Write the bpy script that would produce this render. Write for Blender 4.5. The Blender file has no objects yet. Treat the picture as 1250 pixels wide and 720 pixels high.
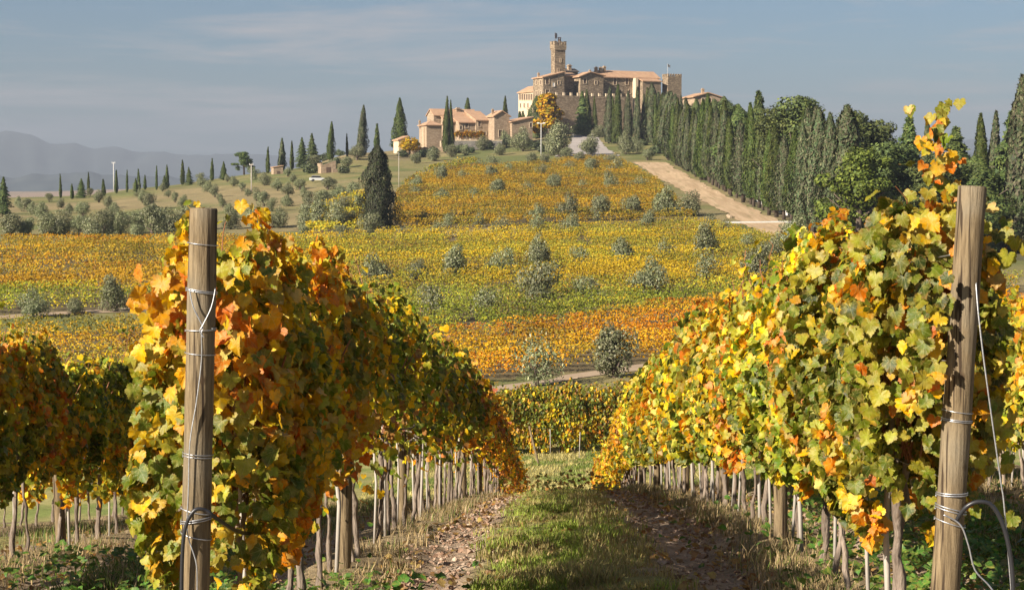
import bpy, math, random
import numpy as np
from mathutils import Vector, Matrix

random.seed(7)
RNG = np.random.default_rng(11)
SC = bpy.context.scene
COL = SC.collection
F = 2300.0                      # focal length in photo pixels (photo 1250 wide)
PITCH = math.atan(135 / F)
CP, SP = math.cos(PITCH), math.sin(PITCH)
TOSUN_AZ = math.radians(231.0)  # clockwise from +Y
SUN_EL = math.radians(27.5)
TOSUN = Vector((math.sin(TOSUN_AZ) * math.cos(SUN_EL), math.cos(TOSUN_AZ) * math.cos(SUN_EL), math.sin(SUN_EL)))


def at(px, py, Y):
    """point of the place that the photo shows at (px, py), at depth Y"""
    a, b = (px - 625) / F, (360 - py) / F
    t = Y / (CP + b * SP)
    return Vector((a * t, Y, (-SP + b * CP) * t))


# ------------------------------------------------------------------ noise
def _hash(ix, iy, s):
    h = (ix.astype(np.int64) * 374761393 + iy.astype(np.int64) * 668265263 + s * 1442695041) & 0xFFFFFFFF
    h = ((h ^ (h >> 13)) * 1274126177) & 0xFFFFFFFF
    return ((h ^ (h >> 16)) & 0xFFFF) / 65535.0


def vnoise(x, y, s=0):
    x = np.asarray(x, float); y = np.asarray(y, float)
    ix, iy = np.floor(x), np.floor(y)
    fx, fy = x - ix, y - iy
    fx, fy = fx * fx * (3 - 2 * fx), fy * fy * (3 - 2 * fy)
    a, b = _hash(ix, iy, s), _hash(ix + 1, iy, s)
    c, d = _hash(ix, iy + 1, s), _hash(ix + 1, iy + 1, s)
    return (a + (b - a) * fx) * (1 - fy) + (c + (d - c) * fx) * fy


def fbm(x, y, s=0, o=4):
    r, amp, tot = 0, 1.0, 0
    for k in range(o):
        r = r + amp * vnoise(np.asarray(x) * 2 ** k, np.asarray(y) * 2 ** k, s + k * 17)
        tot += amp; amp *= .5
    return r / tot


def sstep(a, b, x):
    t = np.clip((np.asarray(x, float) - a) / (b - a), 0, 1)
    return t * t * (3 - 2 * t)


def pchip(xk, yk, x):
    xk, yk = np.asarray(xk, float), np.asarray(yk, float)
    h = np.diff(xk); d = np.diff(yk) / h
    m = np.zeros_like(yk)
    for i in range(1, len(xk) - 1):
        if d[i - 1] * d[i] > 0:
            w1, w2 = 2 * h[i] + h[i - 1], h[i] + 2 * h[i - 1]
            m[i] = (w1 + w2) / (w1 / d[i - 1] + w2 / d[i])
    m[0], m[-1] = d[0], d[-1]
    x = np.clip(x, xk[0], xk[-1])
    i = np.clip(np.searchsorted(xk, x) - 1, 0, len(h) - 1)
    t = (x - xk[i]) / h[i]
    return ((1 + 2 * t) * (1 - t) ** 2 * yk[i] + t * (1 - t) ** 2 * h[i] * m[i]
            + t * t * (3 - 2 * t) * yk[i + 1] + t * t * (t - 1) * h[i] * m[i + 1])


# ------------------------------------------------------------------ terrain
NEAR = [(-60, 1.0), (-20, -.9), (0, -1.62), (7, -2.0), (12, -2.43), (17, -3.07), (25, -4.25), (35, -5.85), (50, -9.0), (65, -11.4), (78, -12.4),
        (90, -12.75), (105, -13.15), (125, -13.0), (160, -12.0), (205, -10.7), (260, -8.5)]
COLS = {  # photo column: (depth, photo row of the ground there); after '|' depth, height
    -400: [(320, 285), (420, 263), (520, 246)],
    0: [(320, 282), (420, 258), (510, 243)],
    100: [(320, 281), (420, 256), (515, 240)],
    200: [(320, 279), (420, 250), (530, 228)],
    340: [(320, 273), (420, 241), (550, 209)],
    440: [(320, 268), (420, 231), (500, 209), (600, 187)],
    500: [(320, 266), (420, 228), (500, 207), (600, 187), (640, 181)],
    600: [(320, 265), (420, 226), (500, 204), (570, 188), (630, 176)],
    690: [(320, 265), (420, 226), (500, 203), (560, 186), (650, 163), (720, 155)],
    740: [(320, 265), (420, 226), (500, 203), (560, 186), (650, 163), (720, 155)],
    830: [(320, 263), (420, 226), (500, 203), (560, 185), (650, 161), (720, 155)],
    1000: [(320, 265), (420, 228), (500, 207), (560, 194), (700, 175)],
    1250: [(320, 268), (420, 238), (500, 224), (600, 214)],
    1650: [(320, 272), (420, 245), (500, 235), (600, 228)],
}
_TY = np.concatenate([np.arange(-60, 260, 1.0), np.arange(260, 1000, 4.0), np.geomspace(1000, 16000, 60)])
_TU = np.array(sorted(COLS), float)
_tab = []
for u in sorted(COLS):
    ks = list(NEAR) + [(Y, at(u, r, Y).z) for Y, r in COLS[u]]
    Yl, zl = ks[-1]
    ks += [(Yl + 50, zl - .5), (Yl + 200, zl - 22), (1300, -38), (2200, -42), (4000, -40), (16000, -40)]
    _tab.append(pchip([k[0] for k in ks], [k[1] for k in ks], _TY))
_tab = np.array(_tab)


def base_ground(X, Y):
    X = np.asarray(X, float); Y = np.asarray(Y, float)
    u = 625 + F * X / np.maximum(Y, 100.0)
    u = np.clip(u, _TU[0], _TU[-1])
    iu = np.clip(np.searchsorted(_TU, u) - 1, 0, len(_TU) - 2)
    tu = (u - _TU[iu]) / (_TU[iu + 1] - _TU[iu]); tu = tu * tu * (3 - 2 * tu) * .5 + tu * .5
    Yc = np.clip(Y, _TY[0], _TY[-1])
    iy = np.clip(np.searchsorted(_TY, Yc) - 1, 0, len(_TY) - 2)
    ty = (Yc - _TY[iy]) / (_TY[iy + 1] - _TY[iy])
    z = ((_tab[iu, iy] * (1 - ty) + _tab[iu, iy + 1] * ty) * (1 - tu)
         + (_tab[iu + 1, iy] * (1 - ty) + _tab[iu + 1, iy + 1] * ty) * tu)
    z = z + np.clip(X, -40, 40) * .055 * (1 - sstep(45, 110, Y))          # cross fall near the camera
    return z


def ground(X, Y):
    X = np.asarray(X, float); Y = np.asarray(Y, float)
    z = base_ground(X, Y)
    z = z + (fbm(X / 18, Y / 18, 3, 3) - .5) * 1.0 * sstep(90, 200, Y) * (1 - sstep(900, 1500, Y))
    far = sstep(1500, 3200, Y)
    z = z + far * ((fbm(X / 1500, Y / 1500, 9, 4) - .38) * 150)
    return z


def gz(x, y):
    return float(ground(x, y))


def hit(px, py, ymin=72.0):
    """where the photo's ray through (px, py) meets the ground"""
    Ys = np.concatenate([np.arange(ymin, 400, .5), np.arange(400, 800, 1.0)])
    a, b = (px - 625) / F, (360 - py) / F
    t = Ys / (CP + b * SP)
    dz = (-SP + b * CP) * t - ground(a * t, Ys)
    k = np.nonzero(dz <= 0)[0]
    i = k[0] if len(k) else int(np.argmin(dz[Ys < 720] / Ys[Ys < 720]))
    Y = float(Ys[i]); X = a * Y / (CP + b * SP)
    return Vector((X, Y, gz(X, Y)))


def row_x(Y):
    return .07 + .0239 * Y


# ------------------------------------------------------------------ mesh helpers
def mesh_np(name, V, polys, col=None, mats=(), smooth=False, mat_idx=None):
    """V (N,3); polys: list of int arrays (M,k)"""
    me = bpy.data.meshes.new(name)
    V = np.asarray(V, np.float32)
    polys = [np.asarray(p, np.int32) for p in polys if len(p)]
    me.vertices.add(len(V)); me.vertices.foreach_set('co', V.ravel())
    nl = sum(p.size for p in polys); npoly = sum(len(p) for p in polys)
    me.loops.add(nl); me.loops.foreach_set('vertex_index', np.concatenate([p.ravel() for p in polys]))
    st = np.concatenate([np.full(len(p), p.shape[1], np.int32) for p in polys])
    me.polygons.add(npoly)
    me.polygons.foreach_set('loop_start', np.concatenate([[0], np.cumsum(st)[:-1]]).astype(np.int32))
    me.polygons.foreach_set('use_smooth', np.full(npoly, bool(smooth)))
    if mat_idx is not None:
        me.polygons.foreach_set('material_index', np.asarray(mat_idx, np.int32))
    me.update(calc_edges=True)
    if col is not None:
        at_ = me.color_attributes.new('Col', 'FLOAT_COLOR', 'POINT')
        c = np.ones((len(V), 4), np.float32); c[:, :3] = col
        at_.data.foreach_set('color', c.ravel())
    for m in mats:
        me.materials.append(m)
    return me


def link(name, me, parent=None, loc=None):
    o = bpy.data.objects.new(name, me); COL.objects.link(o)
    if parent is not None: o.parent = parent
    if loc is not None: o.location = loc
    return o


def tag(o, label=None, cat=None, group=None, kind=None):
    if label: o['label'] = label
    if cat: o['category'] = cat
    if group: o['group'] = group
    if kind: o['kind'] = kind
    return o


def empty(name, loc, rz=0.0, label=None, cat=None, group=None):
    o = bpy.data.objects.new(name, None); COL.objects.link(o)
    o.location = loc; o.rotation_euler = (0, 0, rz); o.empty_display_size = .3
    return tag(o, label, cat, group)


class MB:
    """collects boxes, prisms and tubes into one mesh"""
    def __init__(self): self.v, self.q, self.c, self.n = [], {}, [], 0

    def add(self, V, polys, col=None):
        V = np.asarray(V, float)
        for p in polys:
            p = np.asarray(p, int)
            if len(p): self.q.setdefault(p.shape[1], []).append(p + self.n)
        self.v.append(V); self.n += len(V)
        self.c.append(np.tile(np.asarray(col if col is not None else (1, 1, 1), float), (len(V), 1)) if col is None or np.ndim(col) == 1 else np.asarray(col))

    def box(self, x0, x1, y0, y1, z0, z1):
        V = [(x0, y0, z0), (x1, y0, z0), (x1, y1, z0), (x0, y1, z0), (x0, y0, z1), (x1, y0, z1), (x1, y1, z1), (x0, y1, z1)]
        self.add(V, [[(0, 3, 2, 1), (4, 5, 6, 7), (0, 1, 5, 4), (1, 2, 6, 5), (2, 3, 7, 6), (3, 0, 4, 7)]])
        return self

    def prism(self, prof, axis, a, b):
        """extrude closed 2-D profile along axis ('x' or 'y') from a to b"""
        n = len(prof)
        V = []
        for t in (a, b):
            for p, z in prof:
                V.append((t, p, z) if axis == 'x' else (p, t, z))
        side = [(i, (i + 1) % n, n + (i + 1) % n, n + i) for i in range(n)]
        self.add(V, [side, [tuple(range(n))[::-1]], [tuple(range(n, 2 * n))]])
        return self

    def tube(self, P, R, seg=8, caps=True, squash=None):
        P = np.asarray([tuple(p) for p in P], float); n = len(P)
        R = np.broadcast_to(np.asarray(R, float), (n,))
        T = np.gradient(P, axis=0); T /= np.linalg.norm(T, axis=1, keepdims=True) + 1e-9
        ref = np.array([0.31, .94, .12]) if abs(T[0, 2]) > .7 else np.array([0.1, .05, 1.0])
        V = []
        ang = np.linspace(0, 2 * math.pi, seg, endpoint=False)
        for i in range(n):
            s = np.cross(T[i], ref); s /= np.linalg.norm(s) + 1e-9
            u = np.cross(s, T[i])
            V.append(P[i] + R[i] * (np.cos(ang)[:, None] * s + np.sin(ang)[:, None] * u))
        V = np.concatenate(V)
        q = []
        for i in range(n - 1):
            for k in range(seg):
                k2 = (k + 1) % seg
                q.append((i * seg + k, i * seg + k2, (i + 1) * seg + k2, (i + 1) * seg + k))
        polys = [q]
        if caps: polys += [[tuple(range(seg))[::-1]], [tuple(range((n - 1) * seg, n * seg))]]
        self.add(V, polys)
        return self

    def mesh(self, name, mat, smooth=False, col=False):
        return mesh_np(name, np.concatenate(self.v), [np.concatenate(x) for x in self.q.values()], np.concatenate(self.c) if col else None, [mat], smooth)

    def build(self, name, mat, parent=None, loc=None, smooth=False):
        return link(name, self.mesh(name, mat, smooth), parent, loc)


def smooth_path(P, n=6):
    """Catmull-Rom through points"""
    P = [Vector(p) for p in P]
    out = []
    for i in range(len(P) - 1):
        p0, p1, p2, p3 = P[max(i - 1, 0)], P[i], P[i + 1], P[min(i + 2, len(P) - 1)]
        for k in range(n):
            t = k / n
            out.append(.5 * ((2 * p1) + (p2 - p0) * t + (2 * p0 - 5 * p1 + 4 * p2 - p3) * t * t + (3 * p1 - p0 - 3 * p2 + p3) * t ** 3))
    out.append(P[-1])
    return out


ORD = ('first second third fourth fifth sixth seventh eighth ninth tenth eleventh twelfth thirteenth fourteenth fifteenth sixteenth seventeenth '
       'eighteenth nineteenth twentieth').split()


def nth(i):
    if i < 20: return ORD[i]
    tens = {2: 'twenty', 3: 'thirty', 4: 'forty', 5: 'fifty', 6: 'sixty', 7: 'seventy'}
    t, r = divmod(i + 1, 10)
    return (tens[t].rstrip('y') + 'ieth') if r == 0 else tens[t] + '-' + ORD[r - 1]


# ------------------------------------------------------------------ materials
def new_mat(name):
    m = bpy.data.materials.new(name); m.use_nodes = True
    nt = m.node_tree
    b = nt.nodes['Principled BSDF']
    return m, nt, b


def N(nt, typ, **kw):
    n = nt.nodes.new(typ)
    for k, v in kw.items():
        if k in n.inputs: n.inputs[k].default_value = v
        else: setattr(n, k, v)
    return n


def mixc(nt, fac, a, b, blend='MIX'):
    n = nt.nodes.new('ShaderNodeMix'); n.data_type = 'RGBA'; n.blend_type = blend
    for sock, v in ((n.inputs[0], fac), (n.inputs[6], a), (n.inputs[7], b)):
        if isinstance(v, (int, float)): sock.default_value = v
        elif isinstance(v, tuple): sock.default_value = (*v, 1) if len(v) == 3 else v
        else: nt.links.new(v, sock)
    return n.outputs[2]


def ramp(nt, src, p0, p1):
    r = nt.nodes.new('ShaderNodeMapRange'); r.clamp = True
    r.inputs['From Min'].default_value = p0; r.inputs['From Max'].default_value = p1
    nt.links.new(src, r.inputs['Value'])
    return r.outputs[0]


def leaf_mat(name, transl=.4, rough=.5, spec=.35, var=.25, nscale=9.0, tint=(1, 1, 1), blotch=False):
    m, nt, b = new_mat(name)
    a = N(nt, 'ShaderNodeAttribute', attribute_name='Col')
    tc = N(nt, 'ShaderNodeTexCoord')
    nz = N(nt, 'ShaderNodeTexNoise', Scale=nscale, Detail=2.0)
    nt.links.new(tc.outputs['Object'], nz.inputs['Vector'])
    oi = N(nt, 'ShaderNodeObjectInfo')
    hs = N(nt, 'ShaderNodeHueSaturation')
    hs.inputs['Saturation'].default_value = 1.10
    hm = N(nt, 'ShaderNodeMapRange'); hm.inputs['To Min'].default_value = .485; hm.inputs['To Max'].default_value = .515
    nt.links.new(oi.outputs['Random'], hm.inputs['Value']); nt.links.new(hm.outputs[0], hs.inputs['Hue'])
    vm = N(nt, 'ShaderNodeMapRange'); rv = N(nt, 'ShaderNodeMapRange'); rv.inputs['To Min'].default_value = .8; rv.inputs['To Max'].default_value = 1.2; nt.links.new(oi.outputs['Random'], rv.inputs['Value'])
    rm = N(nt, 'ShaderNodeMath', operation='MULTIPLY'); nt.links.new(rv.outputs[0], rm.inputs[0])
    vm.inputs['To Min'].default_value = 1 - var; vm.inputs['To Max'].default_value = 1 + var
    vm.inputs['From Min'].default_value = .3; vm.inputs['From Max'].default_value = .7
    nt.links.new(nz.outputs[0], vm.inputs['Value']); nt.links.new(vm.outputs[0], rm.inputs[1]); nt.links.new(rm.outputs[0], hs.inputs['Value'])
    nt.links.new(a.outputs['Color'], hs.inputs['Color'])
    c = mixc(nt, 1.0, hs.outputs[0], tint, 'MULTIPLY')
    if blotch:
        n2 = N(nt, 'ShaderNodeTexNoise', Scale=42.0, Detail=4.0, Roughness=.6); nt.links.new(tc.outputs['Object'], n2.inputs['Vector'])
        c = mixc(nt, ramp(nt, n2.outputs[0], .50, .72), c, mixc(nt, .32, c, (.36, .21, .05)))
        la = N(nt, 'ShaderNodeAttribute', attribute_name='Leaf'); sx = N(nt, 'ShaderNodeSeparateXYZ'); nt.links.new(la.outputs['Vector'], sx.inputs[0])
        def mth(op, a_, b_=None):
            q = N(nt, 'ShaderNodeMath', operation=op)
            for i_, v_ in enumerate((a_, b_)):
                if v_ is None: continue
                if isinstance(v_, (int, float)): q.inputs[i_].default_value = v_
                else: nt.links.new(v_, q.inputs[i_])
            return q.outputs[0]
        yy_ = mth('ADD', sx.outputs['Y'], .26)                       # veins fan out from where the stalk joins
        ang = mth('ARCTAN2', sx.outputs['X'], yy_)
        rad = mth('SQRT', mth('ADD', mth('MULTIPLY', sx.outputs['X'], sx.outputs['X']), mth('MULTIPLY', yy_, yy_)))
        vein = mth('MULTIPLY', mth('ABSOLUTE', mth('SINE', mth('MULTIPLY', ang, 4.2))), rad)
        c = mixc(nt, ramp(nt, vein, .075, .02), c, mixc(nt, .27, c, (.62, .56, .20)))
        r2 = mth('SQRT', mth('ADD', mth('MULTIPLY', sx.outputs['X'], sx.outputs['X']), mth('MULTIPLY', sx.outputs['Y'], sx.outputs['Y'])))
        rim = mth('ADD', mth('ADD', r2, mth('MULTIPLY', n2.outputs[0], .5)), mth('MULTIPLY', sx.outputs['Z'], .22))
        c = mixc(nt, ramp(nt, rim, .80, .98), c, mixc(nt, .42, c, (.30, .15, .05)))
        n3 = N(nt, 'ShaderNodeTexNoise', Scale=27.0, Detail=3.0); nt.links.new(tc.outputs['Object'], n3.inputs['Vector'])
        c = mixc(nt, ramp(nt, n3.outputs[0], .52, .70), c, mixc(nt, .45, c, (.56, .48, .10)))
        bp = N(nt, 'ShaderNodeBump', Strength=.35, Distance=.01); nt.links.new(n2.outputs[0], bp.inputs['Height']); nt.links.new(bp.outputs[0], b.inputs['Normal'])
    nt.links.new(c, b.inputs['Base Color'])
    b.inputs['Roughness'].default_value = rough; b.inputs['Specular IOR Level'].default_value = spec
    if transl > 0:
        t = N(nt, 'ShaderNodeBsdfTranslucent'); nt.links.new(c, t.inputs['Color'])
        mx = N(nt, 'ShaderNodeMixShader'); mx.inputs[0].default_value = transl
        nt.links.new(b.outputs[0], mx.inputs[1]); nt.links.new(t.outputs[0], mx.inputs[2])
        nt.links.new(mx.outputs[0], nt.nodes['Material Output'].inputs['Surface'])
    return m


def noise_mat(name, c1, c2, scale=4.0, rough=.85, bump=.3, c3=None, scale3=30.0, stretch=(1, 1, 1), spec=.25, bscale=None, bdist=.02):
    m, nt, b = new_mat(name)
    tc = N(nt, 'ShaderNodeTexCoord'); mp = N(nt, 'ShaderNodeMapping'); mp.inputs['Scale'].default_value = stretch
    nt.links.new(tc.outputs['Object'], mp.inputs['Vector'])
    n1 = N(nt, 'ShaderNodeTexNoise', Scale=scale, Detail=6.0, Roughness=.65); nt.links.new(mp.outputs[0], n1.inputs['Vector'])
    c = mixc(nt, ramp(nt, n1.outputs[0], .32, .68), c1, c2)
    if c3:
        n3 = N(nt, 'ShaderNodeTexNoise', Scale=scale3, Detail=3.0); nt.links.new(mp.outputs[0], n3.inputs['Vector'])
        c = mixc(nt, ramp(nt, n3.outputs[0], .55, .75), c, c3)
    nt.links.new(c, b.inputs['Base Color'])
    b.inputs['Roughness'].default_value = rough; b.inputs['Specular IOR Level'].default_value = spec
    if bump:
        n2 = N(nt, 'ShaderNodeTexNoise', Scale=bscale or scale * 4, Detail=5.0); nt.links.new(mp.outputs[0], n2.inputs['Vector'])
        bp = N(nt, 'ShaderNodeBump', Strength=bump, Distance=bdist); nt.links.new(n2.outputs[0], bp.inputs['Height'])
        nt.links.new(bp.outputs[0], b.inputs['Normal'])
    return m


def plain_mat(name, c, rough=.5, metal=0.0, spec=.5):
    return noise_mat(name, tuple(x * .85 for x in c), c, 12.0, rough, 0, spec=spec) if metal == 0 else _metal(name, c, rough)


def _metal(name, c, rough):
    m = noise_mat(name, tuple(x * .7 for x in c), c, 25.0, rough, .1)
    m.node_tree.nodes['Principled BSDF'].inputs['Metallic'].default_value = .8
    return m


def stone_mat(name, c1, c2, c3, s=1.0):
    """coursed rubble stone"""
    m, nt, b = new_mat(name)
    tc = N(nt, 'ShaderNodeTexCoord')
    n1 = N(nt, 'ShaderNodeTexNoise', Scale=.25, Detail=7.0, Roughness=.7); nt.links.new(tc.outputs['Object'], n1.inputs['Vector'])
    vo = N(nt, 'ShaderNodeTexVoronoi', Scale=1.6 * s); mp = N(nt, 'ShaderNodeMapping'); mp.inputs['Scale'].default_value = (1, 1, 2.2)
    nt.links.new(tc.outputs['Object'], mp.inputs['Vector']); nt.links.new(mp.outputs[0], vo.inputs['Vector'])
    sep = N(nt, 'ShaderNodeSeparateColor'); nt.links.new(vo.outputs['Color'], sep.inputs[0])
    c = mixc(nt, ramp(nt, n1.outputs[0], .35, .65), c1, c2)
    c = mixc(nt, ramp(nt, sep.outputs[0], .4, 1.1), c, c3)
    nt.links.new(c, b.inputs['Base Color']); b.inputs['Roughness'].default_value = .9; b.inputs['Specular IOR Level'].default_value = .2
    bp = N(nt, 'ShaderNodeBump', Strength=.5, Distance=.08); nt.links.new(vo.outputs['Distance'], bp.inputs['Height'])
    nt.links.new(bp.outputs[0], b.inputs['Normal'])
    return m


def tile_mat(name, c1, c2, c3):
    m, nt, b = new_mat(name)
    tc = N(nt, 'ShaderNodeTexCoord')
    n1 = N(nt, 'ShaderNodeTexNoise', Scale=.6, Detail=5.0); nt.links.new(tc.outputs['Object'], n1.inputs['Vector'])
    n2 = N(nt, 'ShaderNodeTexNoise', Scale=4.0, Detail=2.0); nt.links.new(tc.outputs['Object'], n2.inputs['Vector'])
    c = mixc(nt, ramp(nt, n1.outputs[0], .35, .65), c1, c2)
    c = mixc(nt, ramp(nt, n2.outputs[0], .5, .75), c, c3)
    nt.links.new(c, b.inputs['Base Color']); b.inputs['Roughness'].default_value = .85
    w = N(nt, 'ShaderNodeTexWave', Scale=1.2, Distortion=1.0); nt.links.new(tc.outputs['Object'], w.inputs['Vector'])
    bp = N(nt, 'ShaderNodeBump', Strength=.4, Distance=.08); nt.links.new(w.outputs[0], bp.inputs['Height'])
    nt.links.new(bp.outputs[0], b.inputs['Normal'])
    return m


M = {}
M['vine_leaf'] = leaf_mat('vine_leaf', .46, .5, .4, .2, 38.0, blotch=True)
M['field_leaf'] = leaf_mat('field_leaf', .3, .6, .25, .3, .12)
M['needles'] = leaf_mat('needles', .12, .6, .2, .3, 6.0)
M['olive_leaf'] = leaf_mat('olive_leaf', .15, .5, .35, .25, 5.0)
M['grass'] = leaf_mat('grass_blades', .3, .55, .3, .3, 1.2)
M['bark'] = noise_mat('vine_bark', (.05, .035, .025), (.32, .255, .20), 16, .9, 1.0, (.13, .09, .06), 60, stretch=(1, 1, .18), bscale=60, bdist=.015)
M['cane'] = noise_mat('vine_cane', (.20, .075, .035), (.34, .15, .07), 15, .6, .2)
M['tree_bark'] = noise_mat('tree_bark', (.06, .045, .035), (.16, .12, .09), 3, .9, .6)
M['pale_stake'] = noise_mat('pale_stake', (.30, .265, .225), (.47, .425, .37), 9, .7, .2, stretch=(1, 1, .2))
M['steel'] = _metal('galvanised_wire', (.55, .55, .56), .42)
M['hose'] = plain_mat('black_hose', (.02, .02, .023), .4)
M['castle'] = stone_mat('castle_stone', (.22, .163, .106), (.13, .095, .062), (.34, .26, .175))
M['farm'] = stone_mat('farm_stone', (.31, .225, .15), (.22, .155, .10), (.42, .32, .22), 1.3)
M['plaster'] = noise_mat('warm_plaster', (.50, .39, .26), (.60, .48, .34), .5, .9, .2, (.42, .31, .21), 2.0)
M['grey_stone'] = stone_mat('grey_stone', (.15, .14, .125), (.11, .10, .09), (.22, .2, .17), 1.2)
M['tiles'] = tile_mat('terracotta_tiles', (.42, .25, .14), (.34, .19, .11), (.50, .35, .22))
M['dark_tiles'] = tile_mat('dark_tiles', (.07, .055, .05), (.09, .065, .05), (.06, .05, .045))
M['pane'] = plain_mat('window_glass', (.02, .02, .025), .15)
M['shutter'] = plain_mat('shutter_wood', (.10, .06, .04), .7)
M['concrete'] = noise_mat('pole_concrete', (.40, .39, .37), (.5, .49, .46), 3, .8, .1)
M['white'] = noise_mat('white_paint', (.68, .67, .64), (.8, .79, .77), 2, .6, .1)
M['flag_cloth'] = plain_mat('dark_flag_cloth', (.05, .05, .06), .8)
M['flag_white'] = plain_mat('pale_flag_cloth', (.7, .68, .66), .8)
M['car_white'] = plain_mat('white_car_paint', (.6, .6, .6), .3)
M['car_dark'] = plain_mat('dark_car_paint', (.03, .035, .05), .25)
M['tyre'] = plain_mat('tyre_rubber', (.02, .02, .02), .8)


def wood_post_mat():
    m, nt, b = new_mat('weathered_post_wood')
    tc = N(nt, 'ShaderNodeTexCoord'); mp = N(nt, 'ShaderNodeMapping'); mp.inputs['Scale'].default_value = (1, 1, .09)
    nt.links.new(tc.outputs['Object'], mp.inputs['Vector'])
    n1 = N(nt, 'ShaderNodeTexNoise', Scale=70.0, Detail=6.0, Roughness=.7); nt.links.new(mp.outputs[0], n1.inputs['Vector'])
    n2 = N(nt, 'ShaderNodeTexNoise', Scale=7.0, Detail=4.0); nt.links.new(mp.outputs[0], n2.inputs['Vector'])
    n3 = N(nt, 'ShaderNodeTexNoise', Scale=2.2, Detail=5.0); nt.links.new(tc.outputs['Object'], n3.inputs['Vector'])
    c = mixc(nt, ramp(nt, n1.outputs[0], .38, .62), (.11, .078, .042), (.235, .175, .10))
    c = mixc(nt, ramp(nt, n2.outputs[0], .45, .7), c, (.16, .115, .066))
    c = mixc(nt, ramp(nt, n3.outputs[0], .5, .72), c, (.19, .17, .13))
    mp2 = N(nt, 'ShaderNodeMapping'); mp2.inputs['Scale'].default_value = (1, 1, .03); nt.links.new(tc.outputs['Object'], mp2.inputs['Vector'])
    n4 = N(nt, 'ShaderNodeTexNoise', Scale=60.0, Detail=2.0); nt.links.new(mp2.outputs[0], n4.inputs['Vector'])
    c = mixc(nt, ramp(nt, n4.outputs[0], .57, .63), c, (.045, .03, .018))
    vk = N(nt, 'ShaderNodeTexVoronoi', Scale=6.0); nt.links.new(tc.outputs['Object'], vk.inputs['Vector'])
    c = mixc(nt, ramp(nt, vk.outputs['Distance'], .13, .05), c, (.07, .045, .025))
    nt.links.new(c, b.inputs['Base Color']); b.inputs['Roughness'].default_value = .85; b.inputs['Specular IOR Level'].default_value = .2
    bp = N(nt, 'ShaderNodeBump', Strength=1.0, Distance=.008); nt.links.new(n1.outputs[0], bp.inputs['Height']); nt.links.new(bp.outputs[0], b.inputs['Normal'])
    return m


M['post'] = wood_post_mat()


def ground_mat():
    m, nt, b = new_mat('ground_earth')
    a = N(nt, 'ShaderNodeAttribute', attribute_name='Col')
    tc = N(nt, 'ShaderNodeTexCoord')
    outs = []
    for s, d in ((14.0, 6.0), (1.6, 5.0), (.12, 4.0)):
        n = N(nt, 'ShaderNodeTexNoise', Scale=s, Detail=d, Roughness=.7); nt.links.new(tc.outputs['Object'], n.inputs['Vector']); outs.append(n.outputs[0])
    c = a.outputs['Color']
    for o, lo, hi in ((outs[0], .62, 1.3), (outs[1], .75, 1.22), (outs[2], .85, 1.15)):
        mr = N(nt, 'ShaderNodeMapRange'); mr.inputs['From Min'].default_value = .3; mr.inputs['From Max'].default_value = .7
        mr.inputs['To Min'].default_value = lo; mr.inputs['To Max'].default_value = hi
        nt.links.new(o, mr.inputs['Value'])
        c = mixc(nt, 1.0, c, mr.outputs[0], 'MULTIPLY')
    nt.links.new(c, b.inputs['Base Color']); b.inputs['Roughness'].default_value = .95; b.inputs['Specular IOR Level'].default_value = .1
    bp = N(nt, 'ShaderNodeBump', Strength=.9, Distance=.05); nt.links.new(outs[0], bp.inputs['Height']); nt.links.new(bp.outputs[0], b.inputs['Normal'])
    return m


M['ground'] = ground_mat()
M['dirt'] = noise_mat('dirt_road', (.33, .225, .125), (.50, .36, .22), .9, .95, .4, (.24, .19, .09), 1.1, stretch=(1, .05, 1))
M['gravel'] = noise_mat('pale_gravel', (.29, .255, .23), (.37, .33, .295), .5, .95, .3)
M['track'] = noise_mat('farm_track', (.30, .215, .14), (.37, .28, .19), .4, .95, .4, (.28, .21, .13), .8)
M['mountain'] = noise_mat('wooded_mountain', (.03, .045, .05), (.06, .07, .065), .002, .95, 0)

# ------------------------------------------------------------------ zones (polygons on the ground)
def poly_from_px(pts, ymin=72.0):
    return np.array([hit(a, b, ymin).to_2d()[:] for a, b in pts])


def inside(poly, X, Y):
    X = np.asarray(X); Y = np.asarray(Y)
    r = np.zeros(X.shape, bool)
    n = len(poly); j = n - 1
    for i in range(n):
        xi, yi = poly[i]; xj, yj = poly[j]
        c = ((yi > Y) != (yj > Y)) & (X < (xj - xi) * (Y - yi) / (yj - yi + 1e-12) + xi)
        r ^= c
        j = i
    return r


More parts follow.
